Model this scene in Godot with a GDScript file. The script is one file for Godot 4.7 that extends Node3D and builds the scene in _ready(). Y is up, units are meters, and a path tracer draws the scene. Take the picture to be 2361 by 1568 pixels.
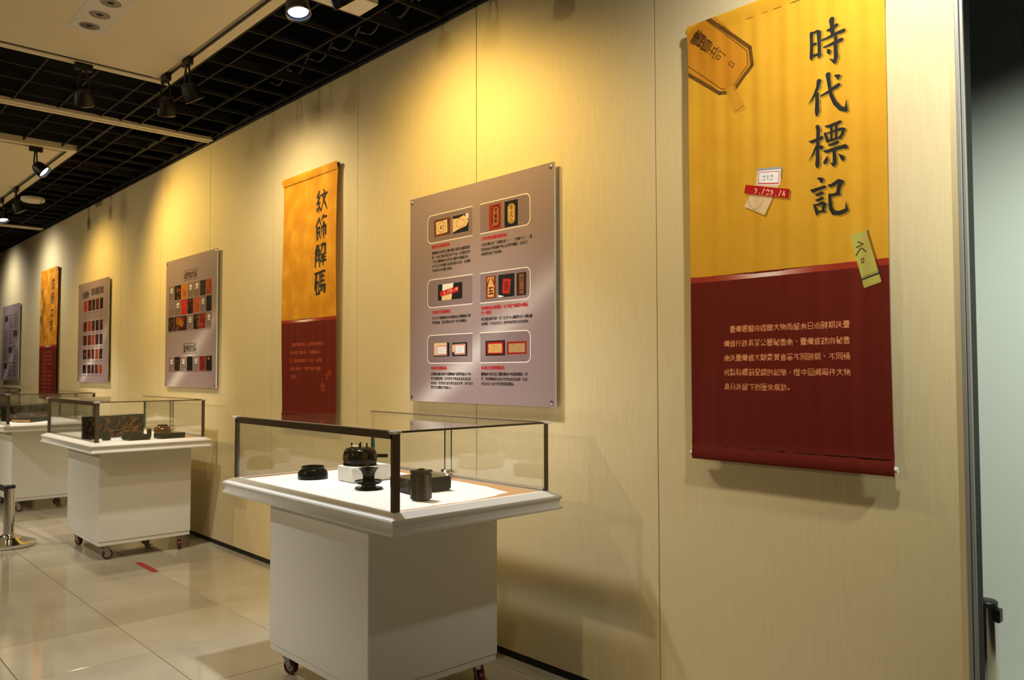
extends Node3D

# ---------------------------------------------------------------- helpers: names and tags
var M := {}
var taken := {}

func numbered(called: String) -> String:
	if not taken.has(called):
		taken[called] = 0
		return called
	taken[called] += 1
	return "%s_%03d" % [called, taken[called]]

func tag(o: Node, label: String, category: String, group := "") -> Node:
	o.set_meta("label", label)
	o.set_meta("category", category)
	if group != "":
		o.set_meta("group", group)
	return o

func thing(called: String, label: String, category: String, at := Vector3.ZERO, turn := 0.0, group := "") -> Node3D:
	var o := Node3D.new()
	o.name = numbered(called)
	add_child(o, true)
	o.position = at
	o.rotation.y = turn
	tag(o, label, category, group)
	return o

func put(st: SurfaceTool, called: String, m: Material, parent: Node = self) -> MeshInstance3D:
	var o := MeshInstance3D.new()
	o.name = numbered(called) if parent == self else called
	var me := st.commit()
	me.surface_set_material(0, m)
	o.mesh = me
	parent.add_child(o, true)
	return o

func share(me: Mesh, called: String, m: Material, parent: Node, at: Vector3) -> MeshInstance3D:
	var o := MeshInstance3D.new()
	o.name = called
	o.mesh = me
	o.material_override = m
	parent.add_child(o, true)
	o.position = at
	return o

func struct(o: Node) -> Node:
	o.set_meta("kind", "structure")
	return o

# ---------------------------------------------------------------- helpers: shapes
func S() -> SurfaceTool:
	var st := SurfaceTool.new()
	st.begin(Mesh.PRIMITIVE_TRIANGLES)
	return st

func tri(st: SurfaceTool, a: Vector3, b: Vector3, c: Vector3, guess: Vector3, na := Vector3.ZERO, nb := Vector3.ZERO, nc := Vector3.ZERO, ua := Vector2.ZERO, ub := Vector2.ZERO, uc := Vector2.ZERO) -> void:
	var n := (c - a).cross(b - a)
	if n.length_squared() < 1e-16:
		return
	n = n.normalized()
	if n.dot(guess) < 0.0:
		n = -n
		var t := b
		b = c
		c = t
		t = nb
		nb = nc
		nc = t
		var t2 := ub
		ub = uc
		uc = t2
	st.set_normal(na if na != Vector3.ZERO else n)
	st.set_uv(ua)
	st.add_vertex(a)
	st.set_normal(nb if nb != Vector3.ZERO else n)
	st.set_uv(ub)
	st.add_vertex(b)
	st.set_normal(nc if nc != Vector3.ZERO else n)
	st.set_uv(uc)
	st.add_vertex(c)

func quad(st: SurfaceTool, a: Vector3, b: Vector3, c: Vector3, d: Vector3, guess: Vector3) -> void:
	tri(st, a, b, c, guess, Vector3.ZERO, Vector3.ZERO, Vector3.ZERO, Vector2(0, 0), Vector2(1, 0), Vector2(1, 1))
	tri(st, a, c, d, guess, Vector3.ZERO, Vector3.ZERO, Vector3.ZERO, Vector2(0, 0), Vector2(1, 1), Vector2(0, 1))

func box(st: SurfaceTool, c: Vector3, s: Vector3, b := 0.0, turn := Basis.IDENTITY) -> void:
	var h := s * 0.5
	b = minf(b, minf(h.x, minf(h.y, h.z)) * 0.95)
	for i in 3:
		var j := (i + 1) % 3
		var k := (i + 2) % 3
		for si in [-1.0, 1.0]:
			var p := []
			for e in [[-1.0, -1.0], [1.0, -1.0], [1.0, 1.0], [-1.0, 1.0]]:
				var v := Vector3.ZERO
				v[i] = si * h[i]
				v[j] = e[0] * (h[j] - b)
				v[k] = e[1] * (h[k] - b)
				p.append(c + turn * v)
			var g := Vector3.ZERO
			g[i] = si
			quad(st, p[0], p[1], p[2], p[3], turn * g)
			if b > 0.0:
				for sj in [-1.0, 1.0]:
					var q := []
					for e in [[0, -1.0], [0, 1.0], [1, 1.0], [1, -1.0]]:
						var v := Vector3.ZERO
						v[i] = si * (h[i] - (b if e[0] == 1 else 0.0))
						v[j] = sj * (h[j] - (b if e[0] == 0 else 0.0))
						v[k] = e[1] * (h[k] - b)
						q.append(c + turn * v)
					var g2 := Vector3.ZERO
					g2[i] = si
					g2[j] = sj
					quad(st, q[0], q[1], q[2], q[3], turn * g2)
	if b > 0.0:
		for sx in [-1.0, 1.0]:
			for sy in [-1.0, 1.0]:
				for sz in [-1.0, 1.0]:
					var o := Vector3(sx, sy, sz)
					tri(st, c + turn * (o * Vector3(h.x, h.y - b, h.z - b)), c + turn * (o * Vector3(h.x - b, h.y, h.z - b)), c + turn * (o * Vector3(h.x - b, h.y - b, h.z)), turn * o)

func bx(c: Vector3, s: Vector3, b := 0.0, turn := Basis.IDENTITY) -> SurfaceTool:
	var st := S()
	box(st, c, s, b, turn)
	return st

func lathe(st: SurfaceTool, prof: Array, segs: int, c := Vector3.ZERO, turn := Basis.IDENTITY, oval := Vector2.ONE) -> void:
	var ns := []
	for i in prof.size() - 1:
		var d: Vector2 = prof[i + 1] - prof[i]
		ns.append(Vector2(d.y, -d.x).normalized())
	for i in prof.size() - 1:
		var n0: Vector2 = ns[i]
		var n1: Vector2 = ns[i]
		if i > 0 and ns[i - 1].dot(ns[i]) > 0.7:
			n0 = (ns[i - 1] + ns[i]).normalized()
		if i < ns.size() - 1 and ns[i + 1].dot(ns[i]) > 0.7:
			n1 = (ns[i + 1] + ns[i]).normalized()
		for k in segs:
			var a0 := TAU * k / segs
			var a1 := TAU * (k + 1) / segs
			var d0 := Vector3(cos(a0) * oval.x, 0, sin(a0) * oval.y)
			var d1 := Vector3(cos(a1) * oval.x, 0, sin(a1) * oval.y)
			var A: Vector3 = d0 * prof[i].x + Vector3.UP * prof[i].y
			var B: Vector3 = d1 * prof[i].x + Vector3.UP * prof[i].y
			var C: Vector3 = d1 * prof[i + 1].x + Vector3.UP * prof[i + 1].y
			var D: Vector3 = d0 * prof[i + 1].x + Vector3.UP * prof[i + 1].y
			var e0 := Vector3(cos(a0), 0, sin(a0))
			var e1 := Vector3(cos(a1), 0, sin(a1))
			var NA := turn * (e0 * n0.x + Vector3.UP * n0.y)
			var NB := turn * (e1 * n0.x + Vector3.UP * n0.y)
			var NC := turn * (e1 * n1.x + Vector3.UP * n1.y)
			var ND := turn * (e0 * n1.x + Vector3.UP * n1.y)
			var u0 := float(k) / segs
			var u1 := float(k + 1) / segs
			var v0 := float(i) / (prof.size() - 1)
			var v1 := float(i + 1) / (prof.size() - 1)
			tri(st, c + turn * A, c + turn * B, c + turn * C, NA + NB + NC, NA, NB, NC, Vector2(u0, v0), Vector2(u1, v0), Vector2(u1, v1))
			tri(st, c + turn * A, c + turn * C, c + turn * D, NA + NC + ND, NA, NC, ND, Vector2(u0, v0), Vector2(u1, v1), Vector2(u0, v1))

func V(list: Array) -> Array:
	var out := []
	for i in range(0, list.size(), 2):
		out.append(Vector2(list[i], list[i + 1]))
	return out

func rod(st: SurfaceTool, a: Vector3, b: Vector3, r: float, segs := 12) -> void:
	var y := (b - a).normalized()
	var x := y.cross(Vector3.RIGHT if absf(y.x) < 0.8 else Vector3.UP).normalized()
	var t := Basis(x, y, x.cross(y))
	var l := a.distance_to(b)
	lathe(st, [Vector2(0, 0), Vector2(r, 0), Vector2(r, l), Vector2(0, l)], segs, a, t)

func tube(st: SurfaceTool, path: Array, r: float, segs := 8) -> void:
	var rings := []
	var normals := []
	for i in path.size():
		var d: Vector3 = (path[mini(i + 1, path.size() - 1)] - path[maxi(i - 1, 0)]).normalized()
		var x := d.cross(Vector3.UP if absf(d.y) < 0.9 else Vector3.RIGHT).normalized()
		var y := x.cross(d)
		var ring := []
		var nr := []
		for k in segs:
			var a := TAU * k / segs
			nr.append(x * cos(a) + y * sin(a))
			ring.append(path[i] + nr[k] * r)
		rings.append(ring)
		normals.append(nr)
	for i in path.size() - 1:
		for k in segs:
			var l := (k + 1) % segs
			tri(st, rings[i][k], rings[i][l], rings[i + 1][l], normals[i][k] + normals[i][l], normals[i][k], normals[i][l], normals[i + 1][l])
			tri(st, rings[i][k], rings[i + 1][l], rings[i + 1][k], normals[i][k] + normals[i][l], normals[i][k], normals[i + 1][l], normals[i + 1][k])

# a rectangular ring swept through a profile of (inset, height)
func rect_loft(st: SurfaceTool, prof: Array, w: float, d: float) -> void:
	for i in prof.size() - 1:
		var p: Vector2 = prof[i]
		var q: Vector2 = prof[i + 1]
		var r0 := [Vector2(w / 2 - p.x, d / 2 - p.x), Vector2(-w / 2 + p.x, d / 2 - p.x), Vector2(-w / 2 + p.x, -d / 2 + p.x), Vector2(w / 2 - p.x, -d / 2 + p.x)]
		var r1 := [Vector2(w / 2 - q.x, d / 2 - q.x), Vector2(-w / 2 + q.x, d / 2 - q.x), Vector2(-w / 2 + q.x, -d / 2 + q.x), Vector2(w / 2 - q.x, -d / 2 + q.x)]
		var dirs := [Vector3(0, 0, 1), Vector3(-1, 0, 0), Vector3(0, 0, -1), Vector3(1, 0, 0)]
		for k in 4:
			var l := (k + 1) % 4
			var g: Vector3 = dirs[k] * (q.y - p.y) + Vector3.UP * (q.x - p.x)
			quad(st, Vector3(r0[k].x, p.y, r0[k].y), Vector3(r0[l].x, p.y, r0[l].y), Vector3(r1[l].x, q.y, r1[l].y), Vector3(r1[k].x, q.y, r1[k].y), g)

# ---------------------------------------------------------------- helpers: materials
func mat(called: String, c: Color, rough := 0.6, metal := 0.0, spec := 0.5) -> StandardMaterial3D:
	var m := StandardMaterial3D.new()
	m.resource_name = called
	m.albedo_color = c
	m.roughness = rough
	m.metallic = metal
	m.metallic_specular = spec
	M[called] = m
	return m

func noise_tex(freq: float, lo: Color, hi: Color, seed_: int, size := 256, octaves := 4, stretch := false) -> ImageTexture:
	var n := FastNoiseLite.new()
	n.seed = seed_
	n.frequency = freq
	n.fractal_octaves = octaves
	var im := Image.create(size, size, false, Image.FORMAT_RGB8)
	for y in size:
		for x in size:
			# tileable: wrap on two circles would cost more; blend the borders instead
			var fx := float(x) / size
			var fy := float(y) / size
			var sy := 0.06 if stretch else 1.0
			var a := n.get_noise_2d(x, y * sy)
			var b := n.get_noise_2d(x - size, y * sy)
			var c := n.get_noise_2d(x, (y - size) * sy)
			var d := n.get_noise_2d(x - size, (y - size) * sy)
			var v := lerpf(lerpf(a, b, fx), lerpf(c, d, fx), fy) * 0.5 + 0.5
			im.set_pixel(x, y, lo.lerp(hi, clampf((v - 0.25) * 2.0, 0, 1)))
	im.generate_mipmaps()
	return ImageTexture.create_from_image(im)

func spot(parent: Node, at: Vector3, to: Vector3, energy: float, angle: float, c: Color, size := 0.05, soft := 1.0) -> void:
	var l := SpotLight3D.new()
	l.name = "beam"
	parent.add_child(l, true)
	l.global_position = at
	l.look_at(to, Vector3.RIGHT if absf((to - at).normalized().y) > 0.98 else Vector3.UP)
	l.light_energy = energy
	l.light_color = c
	l.spot_angle = angle
	l.spot_angle_attenuation = soft
	l.spot_attenuation = 2.0
	l.spot_range = 30.0
	l.light_size = size
	l.shadow_enabled = true

# ---------------------------------------------------------------- lettering: strokes on a 10 x 10 grid
# each component: strokes, each a run of xy digit pairs
var C := {
	"口": "1218 128288 1888", "日": "1019 108089 1585 1989", "目": "1019 108089 1383 1686 1989", "月": "202619 20808979 2383 2686", "田": "1119 118189 1989 5159 1585",
	"囗": "0009 009099 0999", "冂": "0009 00909979", "冖": "0004 009084", "宀": "4052 0206 029286", "士": "0292 5059 1989", "土": "1484 5059 0999", "至": "0090 401474 6085 5459 1686 0999",
	"小": "505949 2216 7286", "⺌": "5049 1137 8167", "上": "5059 5484 0999", "又": "118109 2299", "广": "4052 0292 0209", "厂": "0090 0009", "疒": "4051 2191 212609 0214 0725",
	"虍": "4043 4171 0393 0309 3595", "氵": "1263 0455 1985", "亻": "7005 4349", "彳": "7003 8206 4449", "忄": "5059 1306 7395", "扌": "0383 505948 0784", "木": "0393 5059 5308 5398",
	"禾": "8010 0393 5059 5308 5398", "糸": "501253 721585 5559 2718 7798", "言": "4050 0292 1474 1676 1719 177779 1979", "弓": "118184 841416 1686 868979", "夕": "4005 308009 3467",
	"心": "0407 23298976 4253 8295", "寸": "0393 606949 2547", "人": "5009 5399", "八": "3009 6099", "水": "505949 0434 3409 8354 5499", "大": "0393 505309 5399", "犬": "0393 505309 5399 7082",
	"文": "4051 0292 2299 7209", "牛": "2014 2282 0595 5059", "勿": "3005 22828969 4218 6238", "ム": "501787 6598", "刀": "11818969 4109", "ナ": "0393 5009", "其": "2027 7077 0191 2373 2575 0797 3719 6789",
	"及": "1171 7154 5484 8419 2109 3499", "少": "5056 2214 7294 8509", "亍": "1181 0494 545939", "正": "0191 5159 5585 2429 0999", "攵": "4004 2292 7209 3399", "長": "2026 2080 2272 2474 0696 262947 5699",
	"㠯": "2029 207074 2474 267679 2979", "罒": "0008 009098 0898 3038 6068", "耂": "1282 5055 0595 9009", "必": "0407 24297976 4153 8294 8009", "聿": "5059 1171 7175 0393 1575 0797", "夂": "4004 2272 7209 3399",
	"几": "1009 10808999", "鬲": "0090 2124 217174 2474 0609 06969979 3757", "女": "4014 1489 7209 0393", "貝": "2027 207077 2272 2474 2777 3719 6789", "⺮": "2004 1242 7054 6292", "儿": "3009 60699996",
	"覀": "0090 3036 6066 0309 039399 0999", "示": "1181 0494 545949 2609 7699", "韭": "3039 6069 3212 3515 6282 6585 0999", "戈": "0383 40569996 8409 7081", "癶": "1140 4009 2315 6099 8062 9274",
	"豆": "0090 2225 227275 2575 3748 6757 0999", "卜": "5059 5484", "金": "5003 5093 2474 1686 5459 2738 7768 0999", "彐": "118188 1484 0898", "白": "5021 1219 128289 1585 1989", "勺": "3005 22828969 4565",
	"己": "118184 1484 14199996", "丂": "0090 303484 847959", "屰": "2032 7062 0393 535609 2427 2777 7477", "𠂉": "4005 2292", "母": "2017 208079 1797 0494 4143 4656", "身": "5040 2127 217189 2373 2575 0787 8709",
	"止": "4049 4484 1419 0999", "史": "1215 128285 1585 505709 3599", "艮": "2029 207075 2373 2575 2948 5599 8768", "足": "2024 207074 2474 5459 5787 2629 0999", "亦": "4051 0292 3209 626959 1516 8596",
	"食": "5003 5093 2429 247476 2676 2948 5699", "巾": "1217 12828777 5059", "角": "3003 3060 6042 2209 22828979 2474 2676 5257", "石": "0090 4007 3439 348489 3989",
	"馬": "1016 1080 4046 1272 1474 16868979 0809 2728 4748 6768", "之": "4051 0383 8309 1799", "羊": "3042 7052 0292 1474 0797 5269", "直": "0191 5022 2328 237378 2474 2676 0999", "重": "7010 0292 2427 247477 2676 5059 1888 0999",
	"力": "02828969 5109", "开": "1181 0494 3109 6169", "彡": "8013 8416 8809", "隹": "3005 2329 2383 2585 2787 2999 5359", "立": "4051 1181 3037 6057 0999", "十": "0595 5059", "氏": "7012 1219 0595 50699996",
	"非": "3039 6069 0232 0535 0838 6292 6595 6898", "艹": "0494 3038 6068", "皿": "1218 128288 3238 6268 0999", "匡": "0090 0009 0999 2272 2575 2777 4247", "丨": "5059", "工": "1181 5159 0999", "色": "3003 2060 6042 2329 238386 2686 5256 29999",
	"方": "4051 0292 4209 44847969", "內": "1219 12828979 5016 5284", "年": "3003 2282 2646 0696 5259", "子": "1171 714459 0595", "王": "1181 1585 5159 0999", "阝": "2029 208053 538579", "不": "0191 5159 5206 5488", "下": "0191 5159 5486",
	"中": "1216 128286 1686 5059", "一": "0595", "公上": "3009 6099", "弋": "0393 40579996 8081", "六": "4051 0393 3509 6599", "五": "1181 4139 1575 7579 0999", "九": "3009 13737996 9697", "才": "0393 606949 5307", "也": "0373 73868 5059", "北": "3039 0333 0829 60699997 8463",
	"羽": "014148 1132 1435 519198 6182 6485", "申": "1218 128288 1888 1585 5059", "可": "0191 818979 2326 235356 2656", "、": "3355", "，": "465564", "。": "1618 163638 1838", "「": "6066 6090", "」": "3039 3919",
	"1": "5059", "2": "127183757 1989", "3": "128274 4585 8719", "4": "600686 6069", "5": "802025 256586 8719", "9": "72103575 7279", "0": "3017 397957 5030 8579", "/": "8019", ".": "4959", "○": "30123 70707 1239 7987",
}
# each character: H<tenths> left right, V<tenths> top bottom, I outer inner, D outer lower-right
var G := {
	"臺": "V4 V5 士 口 V2 冖 至", "灣": "H2 氵 V6 H3 糸 H5 言 糸 弓", "總": "H4 糸 V6 I 囗 夕 心", "督": "V5 H5 V5 上 小 又 目", "府": "D 广 H4 亻 寸", "漆": "H2 氵 V4 木 V4 人 水", "器": "V4 H5 口 口 V3 大 H5 口 口",
	"物": "H4 牛 勿", "尚": "V3 ⺌ I 冂 口", "留": "V5 H5 ム 刀 田", "有": "D ナ 月", "治": "H3 氵 V5 ム 口", "時": "H4 日 V4 土 寸", "期": "H5 其 月", "省": "V4 少 目", "行": "H4 彳 亍", "政": "H5 正 攵", "官": "V3 宀 㠯",
	"公": "V5 八 ム", "署": "V3 罒 V5 耂 日", "者": "V5 耂 日", "秘": "H4 禾 必", "書": "V6 聿 日", "處": "D 虍 H5 夂 几", "獻": "H6 V4 虍 鬲 犬", "委": "V5 禾 女", "員": "V3 口 貝", "會": "V3 人 V5 田 日", "等": "V3 ⺮ V5 土 寸",
	"同": "I 冂 V2 一 口", "青": "V5 王 月", "情": "H3 忄 青", "兄": "V5 口 儿", "況": "H3 氵 兄", "占": "V5 卜 口", "黏": "H5 V5 禾 水 占", "貼": "H5 貝 占", "票": "V4 覀 示", "標": "H4 木 票", "籤": "V3 ⺮ H6 韭 戈", "登": "V4 癶 豆",
	"錄": "H4 金 V4 彐 水", "的": "H5 白 勺", "記": "H5 言 己", "號": "H5 V4 口 丂 D 虍 几", "從": "H3 彳 V4 H5 人 人 足", "回": "I 囗 口", "溯": "H2 氵 H6 屰 月", "每": "V3 𠂉 母", "件": "H3 亻 牛", "分": "V5 八 刀", "歷": "D 厂 V5 H5 禾 禾 止",
	"痕": "D 疒 艮", "跡": "H4 足 亦", "紋": "H4 糸 文", "飾": "H5 食 V3 𠂉 巾", "解": "H5 角 V5 刀 牛", "碼": "H4 石 馬", "美": "V6 羊 大", "植": "H4 木 直", "動": "H6 重 力", "橢": "H3 木 H4 阝 D ナ 月", "圓": "I 囗 員", "形": "H6 开 彡",
	"戳": "H6 V4 羽 隹 戈", "章": "V4 立 V6 日 十", "紙": "H5 糸 氏", "雙": "V6 H5 隹 隹 又", "排": "H4 扌 非", "藍": "V3 艹 V6 日 皿", "框": "H4 木 匡", "條": "H3 亻 H2 丨 V5 攵 木", "紅": "H5 糸 工", "塑": "V6 H5 屰 月 土", "膠": "H4 月 V5 羽 彡",
	"寬": "V3 宀 V3 艹 兄", "邊": "H2 氵 V4 目 方", "及小": "H5 及 小", "神": "H4 示 申", "數": "H6 V5 田 女 攵", "字": "V4 宀 子", "賓": "V3 宀 V3 少 貝", "館": "H5 食 V3 宀 㠯", "此": "H5 止 几", "印": "H5 匡 阝", "在": "D ナ 土", "是": "V5 日 足", "名": "V5 夕 口",
	"於": "H5 方 人", "改": "H4 己 攵", "存": "D ナ 子", "放": "H5 方 攵", "以": "H6 ム 人", "古": "V4 十 口", "上卷": "V5 上 己", "早": "V5 日 十", "前": "V3 ⺌ H5 月 刀", "編": "H4 糸 D 厂 罒", "代": "H3 亻 弋", "財": "H5 貝 才", "地": "H4 土 也",
}

func ink(img: Image, pts: Array, c: Color, alpha := 1.0) -> void:
	var W := img.get_width()
	var H := img.get_height()
	for i in maxi(1, pts.size() - 1):
		var a: Vector3 = pts[i]
		var b: Vector3 = pts[mini(i + 1, pts.size() - 1)]
		var r := maxf(a.z, b.z) * 0.5 + 1.0
		var x0 := maxi(0, int(minf(a.x, b.x) - r))
		var x1 := mini(W - 1, int(maxf(a.x, b.x) + r) + 1)
		var y0 := maxi(0, int(minf(a.y, b.y) - r))
		var y1 := mini(H - 1, int(maxf(a.y, b.y) + r) + 1)
		var d := Vector2(b.x - a.x, b.y - a.y)
		var l2 := maxf(d.length_squared(), 1e-6)
		for y in range(y0, y1 + 1):
			for x in range(x0, x1 + 1):
				var p := Vector2(x + 0.5 - a.x, y + 0.5 - a.y)
				var t := clampf(p.dot(d) / l2, 0, 1)
				var cov := lerpf(a.z, b.z, t) * 0.5 - (p - d * t).length() + 0.5
				if cov > 0.0:
					img.set_pixel(x, y, img.get_pixel(x, y).lerp(c, minf(cov, 1.0) * alpha))

var brushy := false
var spin := 0.0
var pivot := Vector2.ZERO

func comp(img: Image, strokes: String, r: Rect2, w: float, c: Color, alpha: float) -> void:
	for s in strokes.split(" ", false):
		var pts := []
		for i in range(0, s.length() - 1, 2):
			pts.append(Vector3(r.position.x + (int(s[i]) + 0.5) * 0.1 * r.size.x, r.position.y + (int(s[i + 1]) + 0.5) * 0.1 * r.size.y, w))
		if brushy:
			# calligraphic: strokes swell at the start, thin to the end, and climb to the right
			for i in pts.size():
				var f := float(i) / maxi(1, pts.size() - 1)
				var flat := absf(pts[0].y - pts[-1].y) < 0.12 * r.size.y
				pts[i] = Vector3(pts[i].x, pts[i].y - (pts[i].x - pivot.x) * 0.1, w * (lerpf(0.75, 0.95, f) if flat else lerpf(1.25, 0.6, f)))
		if spin != 0.0:
			for i in pts.size():
				var q := pivot + (Vector2(pts[i].x, pts[i].y) - pivot).rotated(spin)
				pts[i] = Vector3(q.x, q.y, pts[i].z)
		ink(img, pts, c, alpha)

func lay(img: Image, toks: PackedStringArray, at: int, r: Rect2, w: float, c: Color, alpha: float) -> int:
	var t := toks[at]
	var k := t.substr(0, 1)
	if t.length() == 2 and (k == "H" or k == "V"):
		var f := float(t[1]) * 0.1
		if k == "H":
			at = lay(img, toks, at + 1, Rect2(r.position, Vector2(r.size.x * f, r.size.y)), w, c, alpha)
			return lay(img, toks, at, Rect2(r.position + Vector2(r.size.x * f, 0), Vector2(r.size.x * (1 - f), r.size.y)), w, c, alpha)
		at = lay(img, toks, at + 1, Rect2(r.position, Vector2(r.size.x, r.size.y * f)), w, c, alpha)
		return lay(img, toks, at, Rect2(r.position + Vector2(0, r.size.y * f), Vector2(r.size.x, r.size.y * (1 - f))), w, c, alpha)
	if t == "I":
		at = lay(img, toks, at + 1, r, w, c, alpha)
		return lay(img, toks, at, Rect2(r.position + r.size * Vector2(0.2, 0.22), r.size * Vector2(0.6, 0.64)), w, c, alpha)
	if t == "D":
		at = lay(img, toks, at + 1, r, w, c, alpha)
		return lay(img, toks, at, Rect2(r.position + r.size * Vector2(0.24, 0.3), r.size * Vector2(0.74, 0.7)), w, c, alpha)
	if C.has(t):
		comp(img, C[t], r, w, c, alpha)
	elif G.has(t):
		lay(img, G[t].split(" "), 0, r, w, c, alpha)
	return at + 1

func glyph(img: Image, ch: String, r: Rect2, w: float, c: Color, alpha := 1.0) -> void:
	if ch == " " or ch == "　":
		return
	if C.has(ch):
		comp(img, C[ch], r, w, c, alpha)
	elif G.has(ch):
		lay(img, G[ch].split(" "), 0, r, w, c, alpha)
	else:
		var odd := ["1181 1585 4149 1219 1989 6497", "2029 0393 5056 4084 418147 1988 6269", "3005 2229 4181 4484 4747 5159 4989 7374", "0292 5058 2474 2777 2427 7477 0999"]
		comp(img, odd[ch.unicode_at(0) % 4], r, w, c, alpha)   # too small in the photograph to read

func line_of(img: Image, text: String, x: float, y: float, pitch: float, size: Vector2, w: float, c: Color, alpha := 1.0) -> void:
	for i in text.length():
		glyph(img, text[i], Rect2(Vector2(x + i * pitch, y), size), w, c, alpha)

func poly(img: Image, pts: Array, c: Color, alpha := 1.0) -> void:
	var pk := PackedVector2Array(pts)
	var lo: Vector2 = pk[0]
	var hi: Vector2 = pk[0]
	for p in pk:
		lo = lo.min(p)
		hi = hi.max(p)
	for y in range(maxi(0, int(lo.y)), mini(img.get_height() - 1, int(hi.y)) + 1):
		for x in range(maxi(0, int(lo.x)), mini(img.get_width() - 1, int(hi.x)) + 1):
			if Geometry2D.is_point_in_polygon(Vector2(x + 0.5, y + 0.5), pk):
				img.set_pixel(x, y, img.get_pixel(x, y).lerp(c, alpha))

func outline(img: Image, pts: Array, w: float, c: Color, closed := true, alpha := 1.0) -> void:
	var q := []
	for p in pts:
		q.append(Vector3(p.x, p.y, w))
	if closed:
		q.append(q[0])
	ink(img, q, c, alpha)

func soft_field(w: int, h: int, f: Callable, low := 96) -> Image:
	var im := Image.create(low, low, false, Image.FORMAT_RGB8)
	for y in low:
		for x in low:
			im.set_pixel(x, y, (f as Callable).call((x + 0.5) / low, (y + 0.5) / low))
	im.resize(w, h, Image.INTERPOLATE_CUBIC)
	return im

func printed(called: String, im: Image, rough := 0.7, spec := 0.4) -> StandardMaterial3D:
	im.generate_mipmaps()
	var m := mat(called, Color.WHITE, rough, 0.0, spec)
	m.albedo_texture = ImageTexture.create_from_image(im)
	m.texture_filter = BaseMaterial3D.TEXTURE_FILTER_LINEAR_WITH_MIPMAPS_ANISOTROPIC
	m.texture_repeat = false
	m.cull_mode = BaseMaterial3D.CULL_DISABLED
	return m

func thumb(img: Image, r: Rect2, base: Color, hi: Color, seed_: int, n := 9) -> void:
	# a small printed picture of a lacquer piece: dark ground, gold and red motifs
	img.fill_rect(Rect2i(int(r.position.x), int(r.position.y), int(r.size.x), int(r.size.y)), base)
	var g := RandomNumberGenerator.new()
	g.seed = seed_
	for i in n:
		var p := r.position + r.size * Vector2(g.randf_range(0.15, 0.85), g.randf_range(0.12, 0.88))
		var q := p + r.size * Vector2(g.randf_range(-0.2, 0.2), g.randf_range(-0.2, 0.2))
		q = q.clamp(r.position + r.size * 0.14, r.end - r.size * 0.14)
		ink(img, [Vector3(p.x, p.y, r.size.x * g.randf_range(0.1, 0.26)), Vector3(q.x, q.y, r.size.x * g.randf_range(0.05, 0.15))], hi.lerp(base, g.randf_range(0.0, 0.7)), 0.8)
const BRUSH := {
	"時": "524,193,14 524,231,12 522,279,14 522,287,8; 522,193,8 537,193,8 546,192,11; 553,198,16 553,240,12 553,280,12 550,292,4; 529,236,9 540,236,10; 527,277,11 552,277,10; 600,167,21 601,189,15 603,222,15; 583,199,7 593,200,13 605,196,13 618,192,13; 563,229,7 600,224,12 626,220,13 642,219,15; 570,256,7 611,252,13 633,249,15; 614,234,12 612,264,14 613,304,16 608,320,13 605,324,6; 606,319,11 596,310,6 587,303,1; 581,269,5 586,276,15 588,282,10",
	"代": "549,375,17 545,394,13 533,419,12 518,436,6 506,447,1; 541,421,14 541,447,14 540,480,17 539,495,11; 555,430,6 589,418,13 608,411,14 620,407,14; 581,359,18 583,385,13 591,435,13 605,467,15 624,491,15 644,502,15; 645,501,13 645,487,7 647,466,1; 608,370,6 619,376,15 618,384,8",
	"標": "507,585,4 518,588,11 530,587,12 554,582,14; 540,539,14 543,550,14 541,592,12 539,651,14 538,675,17 538,684,10; 535,610,10 523,631,8 504,655,1; 547,612,9 553,617,15; 569,543,6 580,545,11 599,543,11 622,540,12; 590,547,10 589,596,9; 609,545,10 607,594,9; 566,569,9 572,586,10 574,599,9; 564,568,3 590,568,7 610,565,9 628,566,11 635,570,13 629,585,12 622,596,10; 573,597,9 598,597,9 622,594,8; 580,613,7 597,613,11 612,610,11; 562,632,6 573,634,12 597,632,13 638,630,15 644,635,11; 599,635,13 600,663,14 600,681,15 596,689,10; 597,688,10 589,681,5 582,678,1; 573,651,2 570,663,12 565,673,13; 615,652,2 628,667,14 631,674,13",
	"記": "540,726,6 551,733,15 552,740,10; 511,764,6 520,768,14 541,765,12 561,761,12; 531,785,6 540,785,11 553,782,12; 531,804,6 540,805,10 553,801,12; 522,821,6 530,837,12 534,855,10; 520,820,4 540,822,9 554,818,12 561,824,13 557,836,12 555,847,8; 533,848,10 562,849,7; 577,757,7 583,760,11 595,757,13 613,751,17; 613,751,18 624,755,17 615,770,14 611,792,15; 577,792,6 594,795,11 610,793,11 618,797,5; 580,793,12 581,818,13 584,843,15 593,858,15 615,863,15 634,859,15 642,854,11; 643,856,11 640,839,5 640,826,1",
}

# ---------------------------------------------------------------- prints
const YEL := Color(0.84, 0.625, 0.16)
const RED := Color(0.41, 0.11, 0.055)
const INKC := Color(0.16, 0.155, 0.14)

func brush_char(img: Image, ch: String, k: float) -> void:
	# printed calligraphy with its printed olive drop shadow
	var strokes := []
	for s in BRUSH[ch].split("; "):
		var pts := []
		for p in s.split(" "):
			var n: PackedStringArray = p.split(",")
			pts.append(Vector3(float(n[0]) * k, float(n[1]) * k, float(n[2]) * k))
		strokes.append(pts)
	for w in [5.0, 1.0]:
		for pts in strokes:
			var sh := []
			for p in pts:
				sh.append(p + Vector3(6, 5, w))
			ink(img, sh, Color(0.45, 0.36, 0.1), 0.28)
	for pts in strokes:
		ink(img, pts, INKC)

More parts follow.
